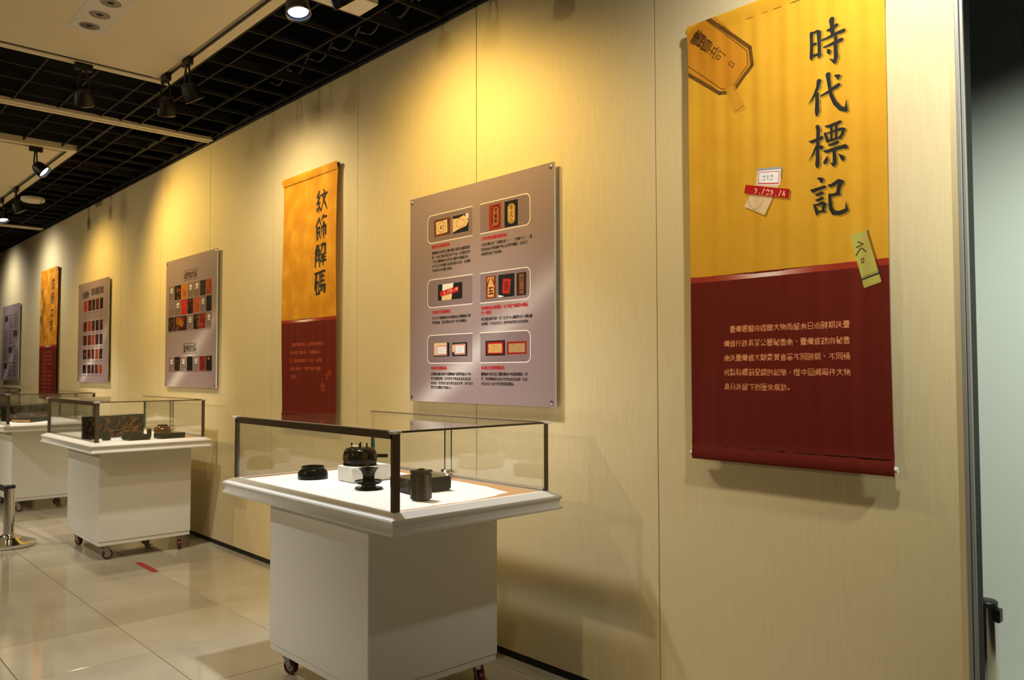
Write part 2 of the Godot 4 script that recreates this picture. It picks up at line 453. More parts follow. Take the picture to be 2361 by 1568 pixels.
func banner_base(w: int, h: int, seed_: int, mottle: float, yel: Color) -> Image:
	var n := FastNoiseLite.new()
	n.seed = seed_
	n.frequency = 4.0
	n.fractal_octaves = 4
	var im := soft_field(w, h, func(u, v): return yel.lerp(Color(1.0, 0.8, 0.3), clampf(n.get_noise_2d(u, v * 2.2) * mottle, 0, 1)).lerp(Color(0.7, 0.4, 0.06), clampf(-n.get_noise_2d(u, v * 2.2) * mottle, 0, 1)), 128)
	var v0 := int(h * 0.588)
	im.fill_rect(Rect2i(0, v0, w, h - v0), RED)
	# the printed silver-pink flash along the join, brightest a little left of the middle
	for x in w:
		var u := float(x) / w
		var t := exp(-pow((u - 0.42) / 0.17, 2.0))
		var c := Color(0.62, 0.2, 0.1).lerp(Color(0.97, 0.86, 0.82), t)
		var y0 := int(h * (0.588 + 0.004 * t))
		for y in range(y0, int(h * 0.601)):
			im.set_pixel(x, y, c)
	return im

func print_era_banner() -> Image:
	var w := 786
	var h := 1770
	var im := banner_base(w, h, 3, 0.12, YEL)
	# octagonal paper label, ghosted, at the upper left
	var oc := Color(0.33, 0.22, 0.06)
	poly(im, [Vector2(-40, 60), Vector2(110, -30), Vector2(272, 176), Vector2(278, 236), Vector2(205, 310), Vector2(150, 308), Vector2(-20, 190)], Color(0.72, 0.42, 0.07), 0.55)
	outline(im, [Vector2(60, -40), Vector2(276, 170), Vector2(284, 240), Vector2(208, 315)], 15, oc, false, 0.85)
	outline(im, [Vector2(170, 318), Vector2(140, 314), Vector2(-10, 196)], 15, oc, false, 0.85)
	outline(im, [Vector2(50, -40), Vector2(262, 178), Vector2(266, 234), Vector2(203, 300)], 3.5, oc, false, 0.8)
	outline(im, [Vector2(164, 303), Vector2(146, 297), Vector2(-10, 160)], 3.5, oc, false, 0.8)
	pivot = Vector2(30, 40)
	spin = -0.8
	for i in 4:
		glyph(im, "書省五可"[i], Rect2(Vector2(-6, 44 + i * 48.0), Vector2(62 - i * 5, 50 - i * 3)), 8.0 - i * 1.4, Color(0.26, 0.16, 0.05), 0.75)
	spin = 0.0
	outline(im, [Vector2(182, 208), Vector2(192, 200), Vector2(208, 216), Vector2(200, 228)], 3.5, Color(0.36, 0.22, 0.05), true, 0.8)
	poly(im, [Vector2(163, 303), Vector2(208, 301), Vector2(258, 407), Vector2(206, 413)], Color(0.78, 0.55, 0.16), 0.8)
	outline(im, [Vector2(206, 404), Vector2(247, 388)], 3, Color(0.5, 0.34, 0.1), false, 0.8)
	# torn ticket with the number, and the red embossed strip across it
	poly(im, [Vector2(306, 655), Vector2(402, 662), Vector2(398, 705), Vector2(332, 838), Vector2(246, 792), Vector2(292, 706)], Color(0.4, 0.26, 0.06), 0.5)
	poly(im, [Vector2(296, 646), Vector2(398, 655), Vector2(392, 700), Vector2(395, 706), Vector2(325, 828), Vector2(240, 783), Vector2(286, 700)], Color(0.88, 0.76, 0.56))
	poly(im, [Vector2(296, 646), Vector2(398, 655), Vector2(394, 690), Vector2(300, 684)], Color(0.62, 0.63, 0.62))
	poly(im, [Vector2(300, 656), Vector2(392, 664), Vector2(388, 722), Vector2(298, 708)], Color(0.95, 0.93, 0.92))
	outline(im, [Vector2(304, 662), Vector2(386, 671), Vector2(382, 716), Vector2(302, 704)], 2.2, Color(0.78, 0.22, 0.17))
	outline(im, [Vector2(302, 704), Vector2(382, 716)], 4, Color(0.78, 0.16, 0.13), false)
	var arc := []
	for i in 13:
		var a := PI * (0.08 + 0.9 * i / 12.0)
		arc.append(Vector2(292 + 34 * cos(a) - 8 * sin(a), 748 + 52 * sin(a) + 6 * cos(a)))
	outline(im, arc, 2, Color(0.45, 0.38, 0.38), false, 0.6)
	for i in 3:
		glyph(im, "212"[i], Rect2(Vector2(318 + i * 15, 676 + i * 1.5), Vector2(14, 19)), 2.2, Color(0.35, 0.35, 0.36))
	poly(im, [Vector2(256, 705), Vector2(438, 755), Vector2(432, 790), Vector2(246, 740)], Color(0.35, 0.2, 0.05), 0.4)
	poly(im, [Vector2(248, 699), Vector2(431, 747), Vector2(425, 781), Vector2(240, 731)], Color(0.68, 0.1, 0.07))
	for i in 8:
		glyph(im, "3./23./4"[i], Rect2(Vector2(281 + i * 16.5, 716 + i * 4.6), Vector2(15, 22)), 3.2, Color(0.98, 0.84, 0.7))
	# narrow paper slip at the right
	poly(im, [Vector2(664, 952), Vector2(718, 936), Vector2(770, 1122), Vector2(708, 1140)], Color(0.3, 0.12, 0.04), 0.5)
	poly(im, [Vector2(653, 949), Vector2(708, 933), Vector2(760, 1119), Vector2(698, 1135)], Color(0.72, 0.68, 0.33))
	outline(im, [Vector2(688, 1106), Vector2(754, 1088)], 6, Color(0.15, 0.2, 0.2), false)
	outline(im, [Vector2(687, 1098), Vector2(751, 1081)], 1.6, Color(0.3, 0.32, 0.2), false)
	for s in [[680, 974, 692, 980], [675, 992, 698, 982], [687, 997, 673, 1020], [692, 996, 707, 1010]]:
		ink(im, [Vector3(s[0], s[1], 4.5), Vector3(s[2], s[3], 4)], Color(0.36, 0.2, 0.1))
	outline(im, [Vector2(690, 1033), Vector2(698, 1032), Vector2(699, 1046), Vector2(692, 1048)], 3, Color(0.36, 0.2, 0.1))
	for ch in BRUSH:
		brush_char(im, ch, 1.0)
	var tc := Color(0.92, 0.64, 0.44)
	var rows := ["　臺灣總督府漆器文物尚留有日治時期及臺", "灣省行政長官公署秘書處、臺灣省政府秘書", "處及臺灣省文獻委員會等不同時期、不同情", "況黏貼標籤登錄的記號，從中回溯每件文物", "身分及留下的歷史痕跡。"]
	for i in rows.size():
		line_of(im, rows[i], 145, 1243 + i * 55.8, 26.6, Vector2(24, 25), 2.5, tc)
	return im

func print_pattern_banner() -> Image:
	var w := 560
	var h := 1296
	var im := banner_base(w, h, 8, 0.5, Color(0.82, 0.56, 0.11))
	var chars := "紋飾解碼"
	brushy = true
	for i in 4:
		var r := Rect2(Vector2(354 - i * 3, 116 + i * 138.0), Vector2(106, 116))
		pivot = r.get_center()
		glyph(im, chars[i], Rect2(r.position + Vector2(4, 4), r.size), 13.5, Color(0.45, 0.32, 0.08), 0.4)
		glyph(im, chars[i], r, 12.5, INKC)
	brushy = false
	var tc := Color(0.74, 0.36, 0.22)
	var rows := ["　漆器文物的紋飾，上至尚有的吉祥圖案、", "物、植物、動物紋飾、不同時期有心", "意、從紋飾了解時代人文變化，每件物", "的身分及歷史、不同的文物留下漆器", "之美記。"]
	for i in rows.size():
		line_of(im, rows[i], 86, 884 + i * 41.8, 19.4, Vector2(17.5, 18.5), 1.9, tc)
	for p in [[424, 1110, 26.0], [462, 1058, 20.0], [490, 1040, 20.0], [420, 1286, 22.0]]:
		for k in 5:
			var a: float = TAU * k / 5 + p[2]
			ink(im, [Vector3(p[0] + cos(a) * 6, p[1] + sin(a) * 6, 6), Vector3(p[0] + cos(a) * p[2] * 0.7, p[1] + sin(a) * p[2] * 0.7, p[2] * 0.55)], Color(0.68, 0.27, 0.07), 0.8)
	return im

func print_beauty_banner() -> Image:
	var w := 420
	var h := 880
	var im := banner_base(w, h, 21, 0.8, Color(0.8, 0.5, 0.1))
	# ghosted olive landscape along the left side
	for s in [[40, 150, 70, 240, 60], [60, 260, 30, 330, 70], [20, 330, 60, 420, 50], [30, 420, 90, 470, 24], [90, 470, 130, 440, 18]]:
		ink(im, [Vector3(s[0], s[1], s[4]), Vector3(s[2], s[3], s[4] * 0.6)], Color(0.33, 0.3, 0.11), 0.5)
	var chars := "漆器之美"
	for i in 4:
		var r := Rect2(Vector2(252 - i * 9, 74 + i * 92.0), Vector2(74, 74))
		brushy = true
		pivot = r.get_center()
		glyph(im, chars[i], r, 8.0, INKC)
		brushy = false
	for i in 11:
		var text := "漆器之美臺灣文物不同時期漆器".substr(0, 14 if i != 4 and i != 10 else 6)
		line_of(im, text, 58, 556 + i * 26.5, 17, Vector2(15, 13.5), 1.6, Color(0.66, 0.3, 0.18))
	return im

func board_base(w: int, h: int) -> Image:
	# champagne-mauve printed ground with its printed diagonal silver flash
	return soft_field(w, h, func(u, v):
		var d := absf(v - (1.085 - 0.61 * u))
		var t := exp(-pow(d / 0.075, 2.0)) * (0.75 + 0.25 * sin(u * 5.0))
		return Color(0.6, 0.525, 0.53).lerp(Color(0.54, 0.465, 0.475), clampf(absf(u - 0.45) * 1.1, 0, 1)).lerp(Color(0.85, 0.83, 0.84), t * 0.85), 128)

func frame_box(im: Image, r: Rect2, left_round: bool, c: Color) -> void:
	var x0 := r.position.x
	var y0 := r.position.y
	var x1 := r.end.x
	var y1 := r.end.y
	var pts := []
	var rr := 32.0
	for i in 7:
		var a := PI * 0.5 * i / 6
		if left_round:
			pts.append(Vector2(x0 + rr - rr * sin(a), y0 + rr - rr * cos(a)))
		else:
			pts.append(Vector2(x1 - rr + rr * sin(a), y0 + rr - rr * cos(a)))
	for i in 7:
		var a := PI * 0.5 * i / 6
		if left_round:
			pts.append(Vector2(x0 + rr - rr * cos(a), y1 - rr + rr * sin(a)))
		else:
			pts.append(Vector2(x1 - rr + rr * cos(a), y1 - rr + rr * sin(a)))
	pts.push_front(Vector2(x1 if left_round else x0, y0))
	pts.append(Vector2(x1 if left_round else x0, y1))
	poly(im, pts, Color(0.45, 0.375, 0.39), 0.6)
	outline(im, pts, 5.0, c, false)

func print_label_board() -> Image:
	var n := 1184
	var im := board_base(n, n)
	var wh := Color(0.93, 0.9, 0.86)
	for i in 3:
		frame_box(im, Rect2(172, [124, 492, 808][i], 398, 158), true, wh)
		frame_box(im, Rect2(636, [124, 494, 809][i], 380, 158), false, wh)
	var dk := Color(0.05, 0.045, 0.045)
	var cream := Color(0.86, 0.74, 0.55)
	# the two oval-seal labels
	thumb(im, Rect2(232, 153, 148, 98), Color(0.42, 0.2, 0.07), dk, 4, 8)
	poly(im, [Vector2(250, 168), Vector2(352, 164), Vector2(354, 236), Vector2(252, 238)], cream)
	outline(im, [Vector2(272, 182), Vector2(302, 172), Vector2(332, 182), Vector2(338, 202), Vector2(330, 222), Vector2(302, 230), Vector2(272, 222), Vector2(266, 202)], 3, Color(0.55, 0.42, 0.32))
	glyph(im, "4", Rect2(286, 192, 16, 22), 3.5, dk)
	glyph(im, "2", Rect2(304, 190, 16, 22), 3.5, dk)
	im.fill_rect(Rect2i(402, 155, 136, 98), dk)
	poly(im, [Vector2(402, 170), Vector2(452, 172), Vector2(500, 160), Vector2(538, 196), Vector2(520, 222), Vector2(440, 236), Vector2(402, 246)], cream)
	poly(im, [Vector2(512, 155), Vector2(538, 155), Vector2(538, 186), Vector2(514, 180)], Color(0.85, 0.83, 0.85))
	outline(im, [Vector2(432, 188), Vector2(470, 176), Vector2(502, 190), Vector2(500, 214), Vector2(462, 226), Vector2(432, 212)], 3, Color(0.6, 0.48, 0.4))
	# the two hexagon labels
	im.fill_rect(Rect2i(707, 141, 95, 133), Color(0.58, 0.16, 0.05))
	poly(im, [Vector2(734, 164), Vector2(746, 152), Vector2(776, 152), Vector2(787, 166), Vector2(787, 246), Vector2(770, 258), Vector2(734, 258)], Color(0.66, 0.36, 0.16))
	outline(im, [Vector2(734, 244), Vector2(734, 164), Vector2(746, 152), Vector2(776, 152), Vector2(787, 166), Vector2(787, 246), Vector2(770, 258), Vector2(746, 258)], 6, dk, false)
	line_vertical(im, "古上早記", 750, 160, 20, Vector2(20, 18), 3, dk)
	im.fill_rect(Rect2i(828, 141, 100, 133), dk)
	var oct := [Vector2(852, 172), Vector2(866, 158), Vector2(892, 158), Vector2(906, 172), Vector2(906, 244), Vector2(892, 258), Vector2(866, 258), Vector2(852, 244)]
	poly(im, oct, Color(0.78, 0.6, 0.3))
	outline(im, oct, 7, Color(0.1, 0.1, 0.1))
	outline(im, oct, 2.5, Color(0.75, 0.7, 0.6))
	line_vertical(im, "古上九人", 868, 166, 22, Vector2(22, 19), 3, Color(0.3, 0.14, 0.06))
	# the red plastic strip
	im.fill_rect(Rect2i(269, 525, 216, 90), dk)
	poly(im, [Vector2(310, 525), Vector2(408, 525), Vector2(390, 615), Vector2(302, 615)], cream)
	poly(im, [Vector2(310, 525), Vector2(408, 525), Vector2(404, 545), Vector2(312, 560)], Color(0.9, 0.89, 0.88))
	poly(im, [Vector2(284, 566), Vector2(452, 546), Vector2(452, 576), Vector2(290, 592)], Color(0.72, 0.08, 0.06))
	for i in 8:
		glyph(im, "3./23./4"[i], Rect2(Vector2(318 + i * 16, 565 - i * 2.0), Vector2(15, 17)), 2.6, wh)
	# red-ruled labels
	thumb(im, Rect2(681, 515, 80, 116), Color(0.45, 0.2, 0.06), Color(0.85, 0.45, 0.12), 12, 8)
	im.fill_rect(Rect2i(697, 520, 46, 104), Color(0.85, 0.6, 0.34))
	glyph(im, "八", Rect2(690, 524, 60, 40), 6, dk)
	glyph(im, "五", Rect2(700, 570, 40, 40), 6, dk)
	im.fill_rect(Rect2i(780, 515, 121, 117), Color(0.06, 0.06, 0.065))
	poly(im, [Vector2(780, 618), Vector2(828, 628), Vector2(780, 632)], wh)
	poly(im, [Vector2(815, 534), Vector2(876, 542), Vector2(866, 618), Vector2(806, 612)], Color(0.62, 0.1, 0.09))
	outline(im, [Vector2(824, 544), Vector2(866, 550), Vector2(858, 608), Vector2(816, 602)], 2.5, Color(0.78, 0.3, 0.25))
	glyph(im, "色", Rect2(824, 552, 36, 44), 3, Color(0.3, 0.06, 0.05))
	im.fill_rect(Rect2i(918, 517, 70, 115), Color(0.16, 0.08, 0.04))
	im.fill_rect(Rect2i(936, 524, 34, 100), Color(0.5, 0.3, 0.14))
	outline(im, [Vector2(936, 606), Vector2(970, 604)], 3, dk, false)
	glyph(im, "六", Rect2(940, 534, 28, 30), 3, dk)
	# the long red-frame labels
	im.fill_rect(Rect2i(234, 853, 138, 76), cream)
	im.fill_rect(Rect2i(350, 853, 22, 76), dk)
	im.fill_rect(Rect2i(234, 922, 138, 7), dk)
	label_card(im, Rect2(262, 870, 84, 48))
	im.fill_rect(Rect2i(399, 855, 128, 74), dk)
	poly(im, [Vector2(399, 864), Vector2(420, 870), Vector2(414, 910), Vector2(399, 904)], cream)
	label_card(im, Rect2(422, 868, 84, 48))
	# the wide red-border labels
	im.fill_rect(Rect2i(678, 853, 152, 78), Color(0.09, 0.06, 0.05))
	im.fill_rect(Rect2i(690, 860, 126, 62), Color(0.66, 0.09, 0.05))
	im.fill_rect(Rect2i(700, 870, 106, 46), Color(0.8, 0.62, 0.38))
	im.fill_rect(Rect2i(845, 862, 144, 64), Color(0.58, 0.08, 0.05))
	im.fill_rect(Rect2i(857, 872, 120, 45), Color(0.68, 0.54, 0.36))
	var g := RandomNumberGenerator.new()
	g.seed = 77
	for i in 34:
		var p := Vector2(g.randf_range(706, 796) if i % 2 else g.randf_range(864, 966), g.randf_range(876, 910))
		ink(im, [Vector3(p.x, p.y, 2), Vector3(p.x + g.randf_range(-8, 8), p.y + g.randf_range(-4, 4), 2)], Color(0.45, 0.3, 0.16), 0.8)
	# headings and paragraphs
	var hr := Color(0.66, 0.1, 0.13)
	for t in [["橢圓形戳章標籤紙", 212, 297], ["六角形雙排藍框標籤紙", 642, 303], ["長條紅色塑膠標籤", 217, 670], ["長條雙排紅框標籤、紅方框內橢圓形標籤", 643, 671], ["及小標籤", 643, 695], ["長條紅框標籤紙", 206, 985], ["長條紅色寬邊標籤紙", 642, 985]]:
		line_of(im, t[0], t[1], t[2], 20.4 if t[0].length() < 14 else 19.8, Vector2(20, 17.5), 3.0, hr)
	var paras := [
		[214, 333, ["臺灣省行政長官公署及臺北賓館之橢圓戳印", "章，中間42數字是否有不可考，此戳印見證", "1945年臺灣省行政長官公署接收總督官邸，", "於1950年改稱臺北賓館的歷史更迭，而漆器", "文物依舊存放臺北賓館。"]],
		[642, 335, ["以黑墨書寫著「古器卷式○」、「古器九人」，是", "目前留在此批漆器文物上最早的標籤，推測日", "治時期所留下的記號。"]],
		[217, 704, ["為1955年臺灣省政府秘書處移交臺灣省文獻", "委員會會，重新登記所留下採集號標記。"]],
		[643, 730, ["黑墨書寫數字號，如八五或中心橢圓形及小標籤書", "寫號碼，亦推測為日人對財物清查盤點的記號。"]],
		[204, 1019, ["此標籤紙書寫數字為臺灣省文獻委員會之文物", "採集登錄記號。基於保存文物原則與技術和經", "費考量，未能原然移除深恐傷害文物，現行則以", "採集方式標記文物身分。"]],
		[642, 1019, ["臺灣省行政長官公署秘書處文物登錄標籤，品", "名、財物編號及所在地點都有詳細記錄，研判", "為戰後日人手中接收時重登標籤。"]],
	]
	for p in paras:
		for i in p[2].size():
			var t: String = p[2][i]
			var digits := 0
			var x: float = p[0]
			for ch in t:
				var thin := ch in "0123456789"
				glyph(im, ch, Rect2(Vector2(x, p[1] + i * 25.0), Vector2(9.5 if thin else 17.5, 15.5)), 2.2, Color(0.12, 0.1, 0.11))
				x += 9.5 if thin else 17.7
	return im

func line_vertical(im: Image, t: String, x: float, y: float, pitch: float, size: Vector2, w: float, c: Color) -> void:
	for i in t.length():
		glyph(im, t[i], Rect2(Vector2(x, y + i * pitch), size), w, c)

func label_card(im: Image, r: Rect2) -> void:
	im.fill_rect(Rect2i(int(r.position.x) - 5, int(r.position.y) - 5, int(r.size.x) + 10, int(r.size.y) + 10), Color(0.9, 0.82, 0.78))
	outline(im, [r.position, Vector2(r.end.x, r.position.y), r.end, Vector2(r.position.x, r.end.y)], 4, Color(0.78, 0.22, 0.16))
	im.fill_rect(Rect2i(int(r.position.x) + 5, int(r.position.y) + 5, int(r.size.x) - 10, int(r.size.y) - 10), Color(0.88, 0.88, 0.88))
	for i in 3:
		outline(im, [r.position + Vector2(12, 14 + i * 10), r.position + Vector2(r.size.x - 16 - i * 6, 14 + i * 10)], 2, Color(0.6, 0.62, 0.68), false, 0.7)

func print_motif_board() -> Image:
	var n := 640
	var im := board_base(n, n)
	var dk := Color(0.2, 0.15, 0.14)
	for t in [["植物紋飾", 0.108], ["動物紋飾", 0.668]]:
		var r := Rect2(0.376 * n, t[1] * n, 0.264 * n, 0.075 * n)
		outline(im, [r.position, Vector2(r.end.x, r.position.y), r.end, Vector2(r.position.x, r.end.y)], 2, dk)
		line_of(im, t[0], r.position.x + 8, r.position.y + 7, 39, Vector2(37, 35), 4.4, dk)
	var cols := [0.06, 0.185, 0.325, 0.452, 0.572, 0.695, 0.81, 0.915]
	var rows := [[0.208, 0.322], [0.33, 0.443], [0.454, 0.566]]
	# t: text cell, otherwise the ground and motif colours of the printed detail
	var red := Color(0.6, 0.16, 0.05)
	var blk := Color(0.05, 0.045, 0.045)
	var gold := Color(0.72, 0.4, 0.1)
	var brown := Color(0.36, 0.18, 0.08)
	var cells := [["t", [blk, gold], [Color(0.75, 0.45, 0.14), Color(0.45, 0.2, 0.06)], "t", "t", [Color(0.14, 0.09, 0.05), brown], [Color(0.62, 0.24, 0.06), brown]],
		["t", "t", [Color(0.72, 0.14, 0.05), Color(0.85, 0.3, 0.12)], [blk, red], [Color(0.7, 0.3, 0.08), Color(0.5, 0.22, 0.2)], "t", [blk, Color(0.12, 0.1, 0.09)]],
		[[Color(0.12, 0.1, 0.07), Color(0.5, 0.24, 0.06)], [Color(0.22, 0.05, 0.03), gold], "w", "t", [blk, gold], [Color(0.48, 0.08, 0.03), Color(0.62, 0.26, 0.06)], "t"]]
	var names := [["菊", "", "", "牡", "玉", "", ""], ["", "梅", "", "", "", "松", ""], ["", "", "", "桐", "", "", "竹"]]
	for j in 3:
		for i in 7:
			var r := Rect2(cols[i] * n + 2, rows[j][0] * n, (cols[i + 1] - cols[i]) * n - 4, (rows[j][1] - rows[j][0]) * n)
			motif_cell(im, r, cells[j][i], 31 + j * 7 + i, names[j][i])
		outline(im, [Vector2(cols[0] * n, rows[j][1] * n + 4), Vector2(cols[7] * n, rows[j][1] * n + 4)], 2, Color(0.38, 0.32, 0.31), false)
	im.fill_rect(Rect2i(int(cols[1] * n) + 2, int(rows[2][0] * n), int((cols[3] - cols[1]) * n) - 4, int(0.112 * n)), Color(0.2, 0.05, 0.03))
	thumb(im, Rect2(cols[1] * n + 2, rows[2][0] * n, (cols[3] - cols[1]) * n - 4, 0.112 * n), Color(0.2, 0.05, 0.03), Color(0.8, 0.5, 0.12), 91, 10)
	var c2 := [0.083, 0.2, 0.325, 0.45, 0.576, 0.699, 0.818, 0.934]
	var last := ["t", [Color(0.14, 0.08, 0.04), brown], "t", [blk, Color(0.16, 0.07, 0.03)], "t", [Color(0.5, 0.1, 0.03), Color(0.26, 0.05, 0.02)], [blk, Color(0.08, 0.07, 0.07)]]
	for i in 7:
		motif_cell(im, Rect2(c2[i] * n + 2, 0.768 * n, (c2[i + 1] - c2[i]) * n - 4, 0.108 * n), last[i], 61 + i, ["鳳", "", "千", "", "蝶", "", ""][i])
	ink(im, [Vector3(0.86 * n, 0.787 * n, 14), Vector3(0.88 * n, 0.785 * n, 12)], Color(0.6, 0.32, 0.1))
	outline(im, [Vector2(c2[0] * n, 0.881 * n), Vector2(c2[7] * n, 0.881 * n)], 2.5, Color(0.34, 0.28, 0.28), false)
	return im

func motif_cell(im: Image, r: Rect2, what: Variant, seed_: int, title: String) -> void:
	if what is Array:
		thumb(im, r, what[0], what[1], seed_, 10)
		return
	poly(im, [r.position, Vector2(r.end.x, r.position.y), r.end, Vector2(r.position.x, r.end.y)], Color(0.47, 0.39, 0.375), 0.75)
	if title != "":
		glyph(im, title, Rect2(r.position + Vector2(r.size.x * 0.26, 8), Vector2(r.size.x * 0.5, 26)), 3.4, Color(0.93, 0.92, 0.9))
	for i in 3:
		outline(im, [r.position + Vector2(6, 42 + i * 10), r.position + Vector2(r.size.x - 8 - int(i == 2) * 24, 42 + i * 10)], 4.0, Color(0.34, 0.28, 0.29), false, 0.7)

func print_piece_board() -> Image:
	var n := 480
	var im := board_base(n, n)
	var dk := Color(0.24, 0.19, 0.19)
	line_of(im, "大漆器物", 0.12 * n, 0.09 * n, 30, Vector2(28, 30), 4.2, dk)
	outline(im, [Vector2(0.11 * n, 0.077 * n), Vector2(0.39 * n, 0.077 * n)], 1.5, dk, false, 0.7)
	outline(im, [Vector2(0.11 * n, 0.155 * n), Vector2(0.39 * n, 0.155 * n)], 1.5, dk, false, 0.7)
	for i in 4:
		line_of(im, "臺灣省文物漆器登錄不同時期的", 0.45 * n, (0.075 + i * 0.017) * n, 13.6, Vector2(12, 7), 1.8, dk, 0.9)
	var xs := [[0.19, 0.315], [0.347, 0.459], [0.481, 0.575], [0.605, 0.706], [0.739, 0.834]]
	var ys := [[0.185, 0.292], [0.396, 0.494], [0.534, 0.633], [0.676, 0.772], [0.828, 0.914]]
	var tones := [Color(0.58, 0.2, 0.06), Color(0.22, 0.08, 0.05), Color(0.12, 0.08, 0.06), Color(0.3, 0.12, 0.06), Color(0.08, 0.06, 0.06)]
	for j in 5:
		for i in 5:
			var base: Color = tones[(i * 2 + j * 3) % 5] if j else tones[i]
			thumb(im, Rect2(xs[i][0] * n, ys[j][0] * n, (xs[i][1] - xs[i][0]) * n, (ys[j][1] - ys[j][0]) * n), base, Color(0.6, 0.28, 0.09), 200 + j * 5 + i, 4)
			outline(im, [Vector2(xs[i][0] * n + 8, (ys[j][1] + 0.02) * n), Vector2(xs[i][1] * n - 10, (ys[j][1] + 0.02) * n)], 4, Color(0.36, 0.29, 0.29), false, 0.8)
	for i in 2:
		outline(im, [Vector2(0.2 * n, (0.335 + i * 0.022) * n), Vector2(0.83 * n, (0.335 + i * 0.022) * n)], 2.5, Color(0.42, 0.34, 0.34), false, 0.7)
	for v in [[0.2, 0.32], [0.53, 0.67]]:
		outline(im, [Vector2(0.13 * n, v[0] * n), Vector2(0.13 * n, v[1] * n)], 4, Color(0.55, 0.14, 0.14), false, 0.8)
	return im

func print_history_board() -> Image:
	var n := 320
	var im := board_base(n, n)
	var dk := Color(0.28, 0.22, 0.23)
	var g := RandomNumberGenerator.new()
	g.seed = 15
	for j in 4:
		for i in 3:
			var o := Vector2((0.15 + i * 0.27) * n, (0.14 + j * 0.21) * n)
			if (i + j) % 3 == 0:
				thumb(im, Rect2(o, Vector2(0.09, 0.08) * n), Color(0.1, 0.08, 0.08), Color(0.3, 0.18, 0.15), 300 + j * 3 + i, 3)
				thumb(im, Rect2(o + Vector2(0.11 * n, 0), Vector2(0.08, 0.08) * n), Color(0.13, 0.09, 0.09), Color(0.3, 0.18, 0.15), 320 + j * 3 + i, 3)
			else:
				outline(im, [o, o + Vector2(0.16 * n, 0)], 7, Color(0.5, 0.2, 0.19), false, 0.6)
				for k in 6:
					outline(im, [o + Vector2(0, 12 + k * 8), o + Vector2(g.randf_range(0.14, 0.2) * n, 12 + k * 8)], 3.5, dk, false, 0.7)
	return im

# ---------------------------------------------------------------- builders
func banner(label: String, x0: float, x1: float, top: float, low: float, m: Material, seed_: int, lift: float, curl: float) -> void:
	# a cloth banner hanging on a rod, weighted by a rod in its bottom hem
	var w := x1 - x0
	var h := top - low
	var t := thing("hanging_banner", label, "banner", Vector3((x0 + x1) / 2, low, 0), 0.0, "")
	var st := S()
	var nu := 56
	var nv := 80
	var P := []
	for j in nv + 1:
		var v := float(j) / nv
		for i in nu + 1:
			var u := float(i) / nu
			var z := lift + 0.0022 * sin(u * 47.0 + seed_) * (0.4 + 0.6 * sin(v * 3.0)) + 0.0014 * sin(u * 83.0 + v * 2.0) + 0.004 * sin(v * 7.0 + u * 2.0 + seed_)
			z += curl * exp(-u / 0.06) * (0.3 + 0.7 * sin(PI * v)) + 0.006 * exp(-(1.0 - u) / 0.05) * sin(PI * v)
			var e := (1.0 - v) * h
			if e < 0.05:
				z = lerpf(z, lift + 0.012 * sqrt(maxf(0.0, 1.0 - pow((e - 0.022) / 0.026, 2.0))), smoothstep(0.06, 0.035, e))
			if v * h < 0.05:
				z = lerpf(z, lift + 0.013 * sqrt(maxf(0.0, 1.0 - pow((v * h - 0.022) / 0.026, 2.0))), smoothstep(0.06, 0.035, v * h))
			var flare := 1.0 + 0.02 * smoothstep(0.1, 0.0, v) + 0.012 * smoothstep(0.93, 1.0, v)
			P.append(Vector3((u - 0.5) * w * flare, e, z))
	for j in nv:
		for i in nu:
			var a := j * (nu + 1) + i
			var q := [a, a + 1, a + nu + 2, a + nu + 1]
			var uv := []
			for k in q:
				uv.append(Vector2(float(k % (nu + 1)) / nu, float(k / (nu + 1)) / nv))
			for o in [[0, 1, 2], [0, 2, 3]]:
				for k in o:
					st.set_smooth_group(0)
					st.set_uv(uv[k])
					st.add_vertex(P[q[k]])
	st.generate_normals()
	var f := put(st, "fabric", m, t)
	for hy in [h - 0.055, 0.056]:
		put(bx(Vector3(0, hy, lift + 0.003), Vector3(w * 0.985, 0.0014, 0.003)), "hem_stitching", M.rod_dark, f)
	var a := S()
	rod(a, Vector3(-w / 2 - 0.012, h - 0.022, lift), Vector3(w / 2 + 0.014, h - 0.022, lift), 0.011)
	put(a, "top_rod", M.rod_dark, t)
	var b := S()
	rod(b, Vector3(-w / 2 - 0.012, 0.022, lift), Vector3(w / 2 + 0.012, 0.022, lift), 0.010)
	put(b, "bottom_rod", M.rod_white, t)
	for s in [-1.0, 1.0]:
		var c := S()
		rod(c, Vector3(s * w * 0.46, h - 0.022, 0.0), Vector3(s * w * 0.46, h - 0.022, lift), 0.004, 8)
		put(c, "wall_hook", M.chrome, t)

